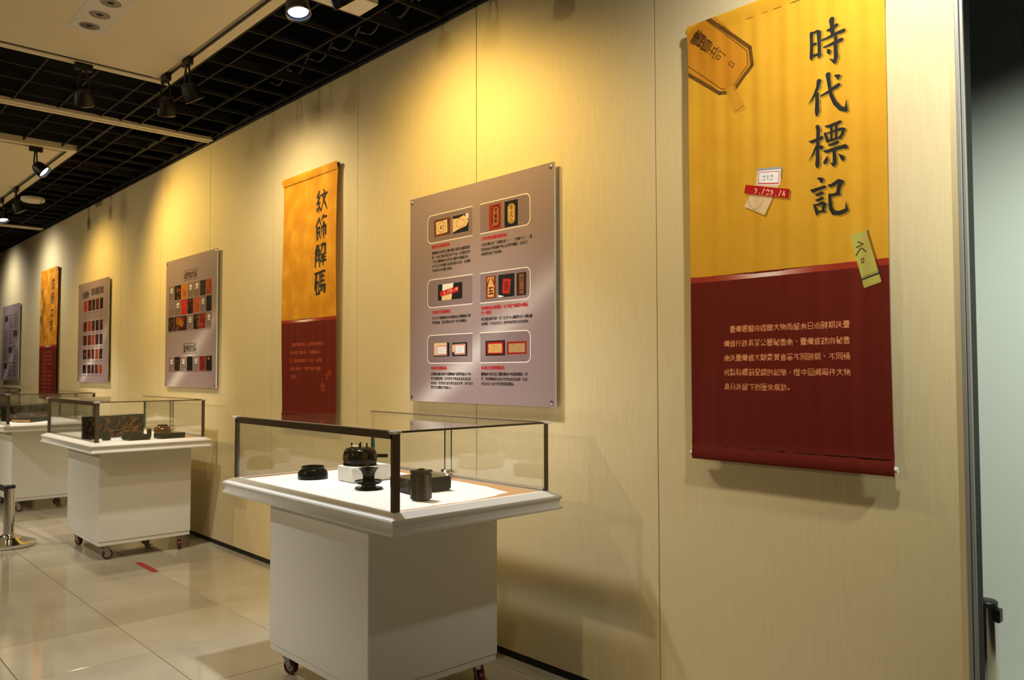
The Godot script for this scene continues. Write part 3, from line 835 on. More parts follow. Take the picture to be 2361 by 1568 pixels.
func info_board(label: String, x: float, y: float, s: float, m: Material) -> void:
	var t := thing("information_board", label, "board", Vector3(x, y, 0), 0.0, "")
	var st := S()
	var h := s / 2
	var p := [Vector3(-h, h, 0.031), Vector3(h, h, 0.031), Vector3(h, -h, 0.031), Vector3(-h, -h, 0.031)]
	tri(st, p[0], p[1], p[2], Vector3.BACK, Vector3.ZERO, Vector3.ZERO, Vector3.ZERO, Vector2(0, 0), Vector2(1, 0), Vector2(1, 1))
	tri(st, p[0], p[2], p[3], Vector3.BACK, Vector3.ZERO, Vector3.ZERO, Vector3.ZERO, Vector2(0, 0), Vector2(1, 1), Vector2(0, 1))
	put(st, "printed_face", m, t)
	put(bx(Vector3(0, 0, 0.0255), Vector3(s, s, 0.0106)), "foam_panel", M.foam, t)
	for sx in [-1.0, 1.0]:
		for sy in [-1.0, 1.0]:
			var c := S()
			lathe(c, V([0.0, 0.0, 0.011, 0.0, 0.011, 0.0012, 0.008, 0.0035, 0.0, 0.004]), 12, Vector3(sx * (h - 0.022), sy * (h - 0.022), 0.031), Basis(Vector3.RIGHT, Vector3.BACK, Vector3.UP))
			put(c, "screw", M.chrome, t)
			var d := S()
			rod(d, Vector3(sx * (h - 0.1), sy * (h - 0.1), 0.0), Vector3(sx * (h - 0.1), sy * (h - 0.1), 0.021), 0.012)
			put(d, "standoff", M.foam, t)

const CW := 1.5
const CD := 0.9
const GW := 1.41
const GD := 0.82
const G0 := 0.915
const G1 := 1.213

func make_case(label: String, at: Vector3, shift: float) -> Node3D:
	var t := thing("display_case", label, "display case", at, 0.0, "rolling glass display cases along the wall")
	put(bx(Vector3(shift, 0.49, 0), Vector3(0.868, 0.69, 0.70), 0.003), "base", M.case_white, t)
	put(bx(Vector3(shift, 0.1285, 0), Vector3(0.86, 0.029, 0.692), 0.002), "plinth", M.case_white, t)
	var top := S()
	rect_loft(top, V([0.42, 0.8349, 0.0, 0.835, -0.004, 0.838, -0.004, 0.846, 0.004, 0.853, 0.007, 0.864, 0.005, 0.876, -0.002, 0.883, -0.004, 0.889, -0.001, 0.896, 0.04, 0.9145, 0.062, 0.9145, 0.062, 0.896]), CW, CD)
	put(top, "tabletop", M.case_white, t)
	put(bx(Vector3(0, 0.901, 0), Vector3(CW - 0.126, 0.018, CD - 0.126)), "deck_board", M.deck, t)
	for sx in [-1.0, 1.0]:
		for sz in [-1.0, 1.0]:
			caster(t, Vector3(shift + sx * 0.37, 0, sz * 0.285), 0.6 * sx + 0.9 * sz)
	var hg := G1 - G0
	var my := (G0 + G1) / 2
	var panes := [[Vector3(0, my, GD / 2 - 0.004), Vector3(GW - 0.02, hg, 0.006)], [Vector3(GW / 2 - 0.004, my, 0), Vector3(0.006, hg, GD - 0.03)], [Vector3(-GW / 2 + 0.004, my, 0), Vector3(0.006, hg, GD - 0.03)], [Vector3(0, G1 + 0.0035, 0), Vector3(GW - 0.008, 0.006, GD - 0.008)]]
	for i in 4:
		var g := put(bx(panes[i][0], panes[i][1]), "glass_pane", M.glass, t)
		if i == 2:
			put(bx(Vector3(-GW / 2 + 0.008, my, -GD / 2 + 0.008), Vector3(0.016, hg, 0.014)), "green_glass_edge", M.glass_edge, g)
	for i in 2:
		var g := put(bx(Vector3(-0.335 if i == 0 else 0.335, my, -GD / 2 + (0.004 if i == 0 else 0.014)), Vector3(0.71, hg - 0.004, 0.006)), "sliding_door", M.glass, t)
		put(bx(Vector3(0.0205 if i == 0 else -0.0205, my, -GD / 2 + (0.004 if i == 0 else 0.014)), Vector3(0.0024, hg - 0.004, 0.0064)), "polished_edge", M.glass_dark, g)
	for p in [[-1.0, 1.0], [1.0, 1.0], [1.0, -1.0]]:
		var st := S()
		box(st, Vector3(p[0] * (GW / 2 - 0.011), my, p[1] * (GD / 2 + 0.001)), Vector3(0.026, hg, 0.003), 0.001)
		box(st, Vector3(p[0] * (GW / 2 + 0.001), my, p[1] * (GD / 2 - 0.011)), Vector3(0.003, hg, 0.026), 0.001)
		put(st, "corner_post", M.bronze, t)
		var cp := S()
		box(cp, Vector3(p[0] * (GW / 2 - 0.006), G1 + 0.004, p[1] * (GD / 2 - 0.006)), Vector3(0.04, 0.014, 0.04), 0.005)
		put(cp, "corner_cap", M.clear_cap, t)
	var rail := S()
	box(rail, Vector3(0, G1 - 0.008, GD / 2 + 0.001), Vector3(GW - 0.024, 0.03, 0.003), 0.001)
	box(rail, Vector3(0, G1 + 0.008, GD / 2 - 0.009), Vector3(GW - 0.024, 0.003, 0.022), 0.001)
	put(rail, "front_rail", M.bronze, t)
	put(bx(Vector3(GW / 2 - 0.003, G1 + 0.004, 0), Vector3(0.007, 0.008, GD - 0.03)), "side_edging", M.bronze, t)
	put(bx(Vector3(0, G1 + 0.004, -GD / 2 + 0.014), Vector3(GW - 0.02, 0.009, 0.03)), "rear_edging", M.bronze, t)
	put(bx(Vector3(0, G0 + 0.004, -GD / 2 + 0.009), Vector3(GW - 0.02, 0.01, 0.026), 0.001), "door_track", M.steel, t)
	var lk := S()
	lathe(lk, V([0.0, 0.0, 0.011, 0.0, 0.011, 0.024, 0.009, 0.027, 0.0, 0.027]), 16, Vector3(0.02, G0 + 0.026, -GD / 2 + 0.018), Basis(Vector3.RIGHT, Vector3.BACK, Vector3.UP))
	rod(lk, Vector3(-0.03, G0 + 0.026, -GD / 2 + 0.024), Vector3(0.07, G0 + 0.026, -GD / 2 + 0.024), 0.006)
	box(lk, Vector3(0.015, G0 + 0.012, -GD / 2 + 0.024), Vector3(0.022, 0.02, 0.014), 0.002)
	var lock := put(lk, "door_lock", M.chrome, t)
	put(bx(Vector3(-0.02, G0 + 0.026, -GD / 2 + 0.024), Vector3(0.026, 0.015, 0.015), 0.003), "plunger", M.black_plastic, lock)
	return t

func caster(t: Node, at: Vector3, turn: float) -> void:
	var b := Basis(Vector3.UP, turn)
	var f := S()
	box(f, at + Vector3(0, 0.1115, 0), Vector3(0.075, 0.005, 0.06), 0.001, b)
	lathe(f, V([0.0, 0.094, 0.022, 0.094, 0.022, 0.109, 0.0, 0.109]), 16, at)
	for s in [-1.0, 1.0]:
		box(f, at + b * Vector3(0.014, 0.066, s * 0.019), Vector3(0.034, 0.062, 0.003), 0.001, b * Basis(Vector3.BACK, 0.5))
	box(f, at + b * Vector3(-0.022, 0.088, 0), Vector3(0.04, 0.006, 0.03), 0.002, b)
	var c := put(f, "caster", M.steel, t)
	var w := S()
	var tb := b * Basis(Vector3.RIGHT, PI / 2)
	var ctr := at + b * Vector3(0.022, 0.0385, 0)
	lathe(w, V([0.025, -0.0145, 0.034, -0.0145, 0.038, -0.010, 0.038, 0.010, 0.034, 0.0145, 0.025, 0.0145]), 24, ctr, tb)
	put(w, "tyre", M.red_tyre, c)
	var hb := S()
	lathe(hb, V([0.0, -0.013, 0.008, -0.015, 0.008, -0.011, 0.026, -0.011, 0.026, 0.011, 0.008, 0.011, 0.008, 0.015, 0.0, 0.013]), 20, ctr, tb)
	put(hb, "hub", M.steel, c)

func cloth(label: String, at: Vector3, seed_: int, inset_back: float) -> void:
	var n := FastNoiseLite.new()
	n.seed = seed_
	n.frequency = 9.0
	n.fractal_octaves = 3
	var st := S()
	var nu := 70
	var nv := 46
	var w := GW - 0.07
	var d := GD - 0.07
	var P := []
	for j in nv + 1:
		for i in nu + 1:
			var u := float(i) / nu
			var v := float(j) / nv
			var x := (u - 0.5) * w
			var z := (v - 0.5) * d
			var edge := minf(minf(u, 1 - u) * w, minf(v, 1 - v) * d)
			# corners rounded off, margins drawn in unevenly
			var pull := 0.012 + 0.012 * (n.get_noise_2d(x * 0.5 + 7.0, z * 0.5) + 0.4) + 0.05 * smoothstep(0.3, 0.62, x) * smoothstep(0.0, -0.35, z)
			if v < 0.3:
				z += (inset_back + pull) * (0.3 - v) / 0.3
			if u < 0.12:
				x += pull * (0.12 - u) / 0.12
			if u > 0.88:
				x -= pull * (u - 0.88) / 0.12
			var y := 0.9115 + 0.0018 * absf(n.get_noise_2d(x * 0.9, z * 1.6)) + 0.0016 * maxf(0.0, n.get_noise_2d(x * 2.0 + 3.0, z * 3.0))
			if edge < 0.004:
				y = 0.9101
			P.append(Vector3(x, y, z))
	for j in nv:
		for i in nu:
			var a := j * (nu + 1) + i
			for k in [a, a + 1, a + nu + 2, a, a + nu + 2, a + nu + 1]:
				st.set_smooth_group(0)
				st.add_vertex(P[k])
	st.generate_normals()
	var o := put(st, "display_cloth", M.cloth)
	o.position = at
	tag(o, label, "cloth")

func spot_head(t: Node3D, at: Vector3, to: Vector3, lit: Color, glow: float) -> void:
	var f := (to - at).normalized()
	var x := f.cross(Vector3.UP)
	x = Vector3.RIGHT if x.length() < 0.05 else x.normalized()
	var b := Basis(x, f, x.cross(f))
	var st := S()
	lathe(st, V([0.0, 0.008, 0.026, 0.01, 0.04, 0.018, 0.05, 0.034, 0.056, 0.056, 0.06, 0.085, 0.063, 0.105, 0.063, 0.118, 0.0605, 0.118, 0.058, 0.1]), 28, Vector3.ZERO, b)
	var h := put(st, "housing", M.black_metal, t)
	h.position = at - t.position
	var rim := S()
	lathe(rim, V([0.0605, 0.117, 0.064, 0.119, 0.064, 0.124, 0.0605, 0.126, 0.057, 0.123]), 28, Vector3.ZERO, b)
	put(rim, "front_ring", M.chrome_dark, h)
	var m := StandardMaterial3D.new()
	m.albedo_color = Color(0.9, 0.9, 0.92)
	m.emission_enabled = true
	m.emission = lit
	m.emission_energy_multiplier = glow
	var le := S()
	lathe(le, V([0.0, 0.106, 0.03, 0.109, 0.052, 0.104, 0.0, 0.1]), 24, Vector3.ZERO, b)
	put(le, "lamp_lens", m, h)

func track_light(label: String, at: Vector3, to: Vector3, energy: float, angle: float, c: Color, along_x: bool, glow := 5.0, bulb := Color(0.8, 0.86, 1.0), drop := 0.165) -> void:
	var t := thing("track_spotlight", label, "spotlight", at, 0.0, "black track spotlights under the ceiling")
	put(bx(Vector3(0, -0.03, 0), Vector3(0.105, 0.05, 0.036) if along_x else Vector3(0.036, 0.05, 0.105), 0.003), "track_adapter", M.black_metal, t)
	var y := S()
	var f := (to - at).normalized()
	var side := Vector3(f.z, 0, -f.x).normalized()
	for s in [-1.0, 1.0]:
		tube(y, [Vector3(0, -0.05, 0) + side * s * 0.012, Vector3(0, -0.07, 0) + side * s * 0.02, Vector3(0, -0.1, 0) + side * s * 0.026, Vector3(0, -drop, 0) + side * s * 0.034], 0.007)
	rod(y, Vector3(0, -0.062, 0), Vector3(0, -0.05, 0), 0.016)
	put(y, "yoke", M.black_metal, t)
	var hp := at + Vector3(0, -drop - 0.01, 0) - f * 0.02
	spot_head(t, hp, to, bulb, glow)
	if energy > 0.0:
		var dir := (to - hp).normalized()
		spot(t, hp + dir * 0.118, to, energy, angle, c, 0.045)

func stanchion(label: String, at: Vector3, with_belt: bool) -> Node3D:
	var t := thing("stanchion", label, "stanchion", at)
	var b := S()
	lathe(b, V([0.0, 0.002, 0.196, 0.002, 0.2, 0.006, 0.2, 0.03, 0.19, 0.036, 0.12, 0.062, 0.056, 0.088, 0.05, 0.098, 0.0, 0.098]), 48)
	put(b, "base", M.chrome, t)
	var p := S()
	lathe(p, V([0.041, 0.095, 0.041, 0.49, 0.0, 0.49]), 32)
	put(p, "pole", M.chrome, t)
	var cp := S()
	lathe(cp, V([0.042, 0.478, 0.043, 0.48, 0.043, 0.497, 0.038, 0.502, 0.0, 0.502]), 32)
	put(cp, "cap", M.black_plastic, t)
	if with_belt:
		var f := S()
		box(f, Vector3(-0.7, 0.46, 0.05), Vector3(1.32, 0.05, 0.0025), 0.0, Basis(Vector3.UP, 0.07))
		put(f, "belt", M.belt, t)
	else:
		put(bx(Vector3(0.048, 0.45, 0.01), Vector3(0.022, 0.055, 0.04), 0.004), "belt_clip", M.black_plastic, t)
		put(bx(Vector3(-0.03, 0.44, 0.026), Vector3(0.028, 0.09, 0.034), 0.004), "belt_cassette", M.black_plastic, t)
	return t

func lacquer(seed_: int, base: Color, gold: Color, amount: float, freq: float) -> StandardMaterial3D:
	var n := FastNoiseLite.new()
	n.seed = seed_
	n.frequency = freq
	n.fractal_octaves = 3
	n.domain_warp_enabled = true
	n.domain_warp_amplitude = 30.0
	n.domain_warp_frequency = freq * 0.8
	var im := Image.create(256, 256, false, Image.FORMAT_RGB8)
	for y in 256:
		for x in 256:
			var v := n.get_noise_2d(x, y)
			im.set_pixel(x, y, base.lerp(gold, smoothstep(amount, amount + 0.12, v)))
	im.generate_mipmaps()
	var m := mat("lacquer_%d" % seed_, Color.WHITE, 0.18, 0.0, 0.27)
	m.albedo_texture = ImageTexture.create_from_image(im)
	m.uv1_triplanar = true
	m.uv1_scale = Vector3.ONE * 4.0
	return m

# ---------------------------------------------------------------- the scene
const CAM := Vector3(0, 1.449, 2.786)
const CEIL := 3.46
const WARM := Color(1.0, 0.84, 0.47)
const CLEAR := Color(1.0, 0.91, 0.74)

func _ready() -> void:
	var cam := Camera3D.new()
	cam.name = "camera"
	add_child(cam)
	cam.transform = Transform3D(Basis(Vector3(0.67908, -0.00215, -0.73406), Vector3(0.02967, 0.99926, 0.02452), Vector3(0.73346, -0.03843, 0.67864)), CAM)
	cam.fov = 45.966
	cam.near = 0.05
	cam.far = 60.0
	var lensy := CameraAttributesPhysical.new()
	lensy.frustum_focal_length = 12.0 / tan(deg_to_rad(45.966) / 2.0)
	lensy.frustum_focus_distance = 3.4
	lensy.exposure_aperture = 6.5
	lensy.frustum_near = 0.05
	lensy.frustum_far = 60.0
	cam.attributes = lensy
	cam.current = true
	var we := WorldEnvironment.new()
	we.name = "environment"
	var env := Environment.new()
	env.background_mode = Environment.BG_COLOR
	env.background_color = Color.BLACK
	env.tonemap_mode = Environment.TONE_MAPPER_LINEAR
	env.tonemap_exposure = 0.84
	env.sdfgi_enabled = true
	env.ssao_enabled = true
	env.ssil_enabled = true
	we.environment = env
	add_child(we)

	# ------------------------------------------------ materials
	var wall := mat("wall_laminate", Color.WHITE, 0.62, 0.0, 0.35)
	wall.albedo_texture = noise_tex(0.16, Color(0.84, 0.775, 0.605), Color(0.87, 0.805, 0.635), 5, 512, 4, true)
	wall.uv1_triplanar = true
	wall.uv1_scale = Vector3(0.8, 0.8, 0.8)
	mat("plain_wall", Color(0.78, 0.8, 0.77), 0.8)
	mat("dark_ceiling", Color(0.025, 0.024, 0.022), 0.95)
	mat("grid", Color(0.11, 0.1, 0.085), 0.8)
	mat("raft", Color(0.93, 0.89, 0.78), 0.75)
	mat("track", Color(0.55, 0.55, 0.53), 0.45, 0.3)
	mat("slot", Color(0.12, 0.11, 0.1), 0.7)
	mat("aluminium", Color(0.6, 0.6, 0.58), 0.5, 0.5)
	mat("rail_dark", Color(0.22, 0.22, 0.22), 0.45, 0.5)
	mat("kick", Color(0.02, 0.02, 0.02), 0.7)
	mat("case_white", Color(0.86, 0.855, 0.83), 0.5)
	mat("deck", Color(0.72, 0.55, 0.36), 0.6)
	mat("steel", Color(0.62, 0.63, 0.64), 0.32, 0.85)
	mat("chrome", Color(0.86, 0.85, 0.83), 0.12, 1.0)
	mat("chrome_dark", Color(0.5, 0.48, 0.45), 0.2, 1.0)
	mat("black_metal", Color(0.025, 0.025, 0.025), 0.45)
	mat("black_plastic", Color(0.02, 0.02, 0.022), 0.4)
	mat("belt", Color(0.06, 0.06, 0.065), 0.85)
	mat("bronze", Color(0.36, 0.3, 0.23), 0.42, 0.25)
	mat("red_tyre", Color(0.34, 0.035, 0.03), 0.4)
	mat("foam", Color(0.9, 0.89, 0.87), 0.7)
	mat("rod_dark", Color(0.2, 0.12, 0.07), 0.5)
	mat("rod_white", Color(0.88, 0.87, 0.84), 0.4)
	mat("red_tape", Color(0.62, 0.09, 0.09), 0.5)
	mat("paper", Color(0.92, 0.91, 0.88), 0.8)
	mat("cable", Color(0.5, 0.48, 0.43), 0.6)
	mat("glass_edge", Color(0.03, 0.27, 0.25), 0.15)
	mat("glass_dark", Color(0.05, 0.1, 0.08), 0.15)
	mat("red_lacquer", Color(0.35, 0.05, 0.03), 0.2)
	var gl := mat("glass", Color(0.55, 0.7, 0.55, 0.018), 0.02)
	gl.transparency = BaseMaterial3D.TRANSPARENCY_ALPHA
	var cc := mat("clear_cap", Color(0.85, 0.83, 0.8, 0.45), 0.3)
	cc.transparency = BaseMaterial3D.TRANSPARENCY_ALPHA
	var cl := mat("cloth", Color.WHITE, 0.95, 0.0, 0.2)
	cl.albedo_texture = noise_tex(0.05, Color(0.9, 0.9, 0.89), Color(0.94, 0.94, 0.93), 9, 128)
	cl.uv1_triplanar = true
	cl.uv1_scale = Vector3.ONE * 3.0
	cl.cull_mode = BaseMaterial3D.CULL_DISABLED

	# ------------------------------------------------ room
	build_room(wall)
	build_ceiling()

	# ------------------------------------------------ wall graphics
	var m1 := printed("era_print", print_era_banner(), 0.75, 0.3)
	var m2 := printed("pattern_print", print_pattern_banner(), 0.75, 0.3)
	var m3 := printed("beauty_print", print_beauty_banner(), 0.75, 0.3)
	banner("largest yellow and dark red cloth banner, at the right end of the wall", -1.89, -1.104, 2.865, 1.095, m1, 1, 0.036, 0.012)
	banner("yellow and dark red banner with small ochre flowers, between the two biggest grey boards", -5.455, -4.69, 2.858, 1.09, m2, 4, 0.03, 0.008)
	banner("orange and red banner with a faint olive landscape, farthest along the wall", -12.62, -11.76, 2.845, 1.08, m3, 7, 0.03, 0.02)
	info_board("mauve-grey board with six white-outlined photo frames and red headings", -3.268, 1.867, 1.184, printed("label_board", print_label_board(), 0.45))
	info_board("mauve-grey board with a mosaic of lacquer details under two boxed titles", -7.24, 1.9, 1.185, printed("motif_board", print_motif_board(), 0.45))
	info_board("mauve-grey board with five rows of five narrow brown and black pictures", -10.195, 1.918, 1.185, printed("piece_board", print_piece_board(), 0.45))
	info_board("farthest mauve-grey board, with small dark pictures and columns of text", -14.56, 1.908, 1.185, printed("history_board", print_history_board(), 0.45))

	# ------------------------------------------------ display cases and what is in them
	make_case("nearest white display case, a lacquer dome on a white block inside", Vector3(-3.238, 0, 0.637), 0.0)
	make_case("white display case holding a black chest with gold swirls and a round gold pot", Vector3(-7.26, 0, 0.57), 0.16)
	make_case("white display case behind the short steel post, holding a long chest", Vector3(-10.21, 0, 0.59), 0.2)
	make_case("farthest white display case, only a glass corner of it showing", Vector3(-13.59, 0, 0.62), 0.1)
	cloth("crumpled white cloth under the lacquer pieces in the nearest case", Vector3(-3.238, 0, 0.637), 3, 0.03)
	cloth("white cloth lining the second case under the gold pot and chest", Vector3(-7.26, 0, 0.57), 5, 0.02)
	cloth("white cloth lining the third case under the long chest", Vector3(-10.21, 0, 0.59), 6, 0.02)
	fill_near_case()
	fill_far_cases()

	# ------------------------------------------------ floor pieces
	stanchion("short chromed barrier post with a dark belt, on a domed base", Vector3(-7.8, 0, 1.29), true)
	stanchion("barrier post with black cassette and clip, behind the right end of the wall", Vector3(-1.13, 0, -0.92), false)
	for p in [[Vector3(-6.25, 0.0006, 0.698), "strip of worn red tape on a floor joint near the second case"], [Vector3(-9.15, 0.0006, 1.02), "small scrap of red tape on the floor behind the short steel post"]]:
		var o := put(bx(Vector3.ZERO, Vector3(0.39 if p[0].x > -7 else 0.16, 0.0008, 0.048)), "floor_tape", M.red_tape)
		o.position = p[0]
		tag(o, p[1], "tape")

	# ------------------------------------------------ lights on the tracks
	var zt := 0.868
	var white := Color(1.0, 0.97, 0.92)
	track_light("largest track spotlight, glowing white lens, at the top edge above the cases", Vector3(-3.68, CEIL, zt), Vector3(-3.0, 0.9, 0.92), 9.5, 40.0, Color(0.95, 0.97, 1.0), true, 6.0, Color(0.8, 0.86, 1.0), 0.1)
	track_light("black track spotlight whose lit lens shows edge-on, near the raft corner", Vector3(-5.13, CEIL, zt), Vector3(-5.25, 1.85, 0.0), 2.1, 70.0, CLEAR, true, 3.0)
	track_light("unlit black track spotlight right at the raft corner", Vector3(-5.511, CEIL, zt), Vector3(-6.3, 1.6, 0.5), 0.0, 30.0, WARM, true, 0.0)
	track_light("black track spotlight on the short edge of the nearer raft, back turned", Vector3(-5.66, CEIL, 1.337), Vector3(-7.3, 0.92, 0.62), 8.0, 26.0, white, false, 2.0)
	track_light("bright track spotlight on the short edge of the second raft", Vector3(-8.05, CEIL, 1.098), Vector3(-7.35, 2.2, 0.0), 3.6, 66.0, WARM, false, 6.0)
	track_light("track spotlight with a thin lit ellipse, beside the white oval ceiling device", Vector3(-10.014, CEIL, zt), Vector3(-9.98, 1.9, 0.1), 2.1, 70.0, WARM, true, 4.0, Color(1.0, 0.95, 0.85))
	track_light("bright track spotlight cut by the left edge of the view", Vector3(-10.753, CEIL, zt), Vector3(-9.9, 1.0, 0.6), 8.0, 30.0, white, true, 6.0)
	track_light("track spotlight outside the view, nearest the right end of the wall", Vector3(-0.82, CEIL, zt), Vector3(-1.08, 2.5, 0.0), 3.6, 62.0, white, true)
	track_light("track spotlight outside the view, above the six-frame board", Vector3(-3.3, CEIL, zt), Vector3(-3.4, 2.2, 0.0), 2.3, 70.0, WARM, true)
	track_light("track spotlight outside the view, right of the six-frame board", Vector3(-2.85, CEIL, zt), Vector3(-2.8, 1.5, 0.0), 0.9, 66.0, WARM, true)
	track_light("track spotlight outside the view, across the aisle from the nearest case", Vector3(-4.2, CEIL, 6.2), Vector3(-3.6, 1.0, 0.4), 5.0, 40.0, CLEAR, true)
	track_light("track spotlight outside the view, across the aisle from the second case", Vector3(-8.6, CEIL, 6.2), Vector3(-7.4, 1.0, 0.4), 6.0, 40.0, CLEAR, true)
	track_light("track spotlight outside the view, across the aisle from the third case", Vector3(-12.0, CEIL, 6.2), Vector3(-10.8, 1.0, 0.4), 8.0, 40.0, CLEAR, true)
	track_light("track spotlight outside the view, above the aisle floor", Vector3(-4.6, CEIL, 3.25), Vector3(-4.9, 0.0, 1.9), 8.0, 40.0, white, true)
	track_light("track spotlight outside the view, above the farther aisle floor", Vector3(-8.9, CEIL, 3.25), Vector3(-8.6, 0.0, 1.9), 8.0, 40.0, white, true)
	track_light("track spotlight outside the view, above the farthest banner", Vector3(-12.3, CEIL, zt), Vector3(-12.3, 2.3, 0.0), 1.8, 70.0, white, true)
	track_light("track spotlight outside the view, above the farthest board", Vector3(-14.6, CEIL, zt), Vector3(-14.6, 2.3, 0.0), 1.6, 70.0, white, true)
	track_light("spotlight outside the view, before the plain recess wall", Vector3(0.7, CEIL, 0.6), Vector3(-1.0, 1.15, -1.3), 17.0, 31.0, Color(0.97, 1.0, 0.93), true)

func build_room(wall: Material) -> void:
	# floor: dark joints under separate polished tiles
	var fl := put(bx(Vector3(-8.5, -0.06, 3.2), Vector3(25, 0.1, 10)), "floor", mat("joint", Color(0.16, 0.14, 0.12), 0.8))
	struct(fl)
	var tones := []
	for i in 5:
		var k := 0.97 + 0.015 * i
		var m := mat("tile_%d" % i, Color.WHITE, 0.07, 0.0, 0.5)
		m.albedo_texture = noise_tex(0.012, Color(0.64 * k, 0.61 * k, 0.53 * k), Color(0.7 * k, 0.67 * k, 0.59 * k), 40 + i, 128, 5)
		m.uv1_triplanar = true
		m.uv1_scale = Vector3.ONE * 0.9
		tones.append(m)
	var s := 0.599
	var tile := bx(Vector3.ZERO, Vector3(s - 0.0035, 0.01, s - 0.0035), 0.0012).commit()
	var g := RandomNumberGenerator.new()
	g.seed = 11
	var rest := S()
	for i in range(-33, 8):
		for j in range(-4, 12):
			var at := Vector3(-4.948 + (i + 0.5) * s, -0.005, 0.697 + (j + 0.5) * s)
			if i >= -17 and i <= 7 and j >= -4 and j <= 3:
				share(tile, "tile", tones[g.randi() % 5], fl, at)
			else:
				box(rest, at, Vector3(s - 0.0035, 0.01, s - 0.0035))
	var far_tiles := put(rest, "far_tile", tones[2], fl)
	far_tiles.set_meta("kind", "stuff")

	# the long partition: separate laminate panels on a dark core, 3.44 m high
	var core := put(bx(Vector3(-10.9, 1.72, -0.05), Vector3(20.0, 3.42, 0.05)), "wall_north", mat("core", Color(0.1, 0.085, 0.06), 0.9))
	struct(core)
	var x := -0.899
	var k := 0
	while x > -20.0:
		var w := 1.197
		put(bx(Vector3(x - w / 2, 1.737, -0.0125), Vector3(w - (0.004 if k != 1 else 0.005), 3.402, 0.025), 0.0012), "panel", wall, core)
		x -= w
		k += 1
	struct(put(bx(Vector3(-10.9, 0.0175, -0.012), Vector3(20.0, 0.035, 0.02)), "baseboard_north", M.kick))
	# dark capping rail along the top, in lengths
	var cap := put(bx(Vector3(-10.9, 3.45, -0.03), Vector3(20.0, 0.022, 0.05)), "trim_1", M.rail_dark)
	struct(cap)
	for i in 17:
		put(bx(Vector3(-1.5 - i * 1.197, 3.448, 0.002), Vector3(1.19, 0.02, 0.012), 0.002), "capping_length", M.rail_dark, cap)
	# aluminium end profile with its groove
	var end := put(bx(Vector3(-0.887, 1.72, -0.03), Vector3(0.02, 3.44, 0.07)), "trim_2", M.slot)
	struct(end)
	put(bx(Vector3(-0.8925, 1.72, 0.002), Vector3(0.0125, 3.44, 0.012), 0.0015), "flange", M.aluminium, end)
	put(bx(Vector3(-0.879, 1.72, 0.0005), Vector3(0.0105, 3.44, 0.012), 0.0015), "flange", M.aluminium, end)
	struct(put(bx(Vector3(-1.5, 2.15, -1.35), Vector3(11.0, 4.3, 0.1)), "wall_recess", M.plain_wall))
	struct(put(bx(Vector3(4.05, 2.15, 3.2), Vector3(0.1, 4.3, 10)), "wall_east", M.plain_wall))
	struct(put(bx(Vector3(-21.05, 2.15, 3.2), Vector3(0.1, 4.3, 10)), "wall_west", M.plain_wall))
	struct(put(bx(Vector3(-8.5, 2.15, 8.25), Vector3(25.2, 4.3, 0.1)), "wall_south", M.plain_wall))

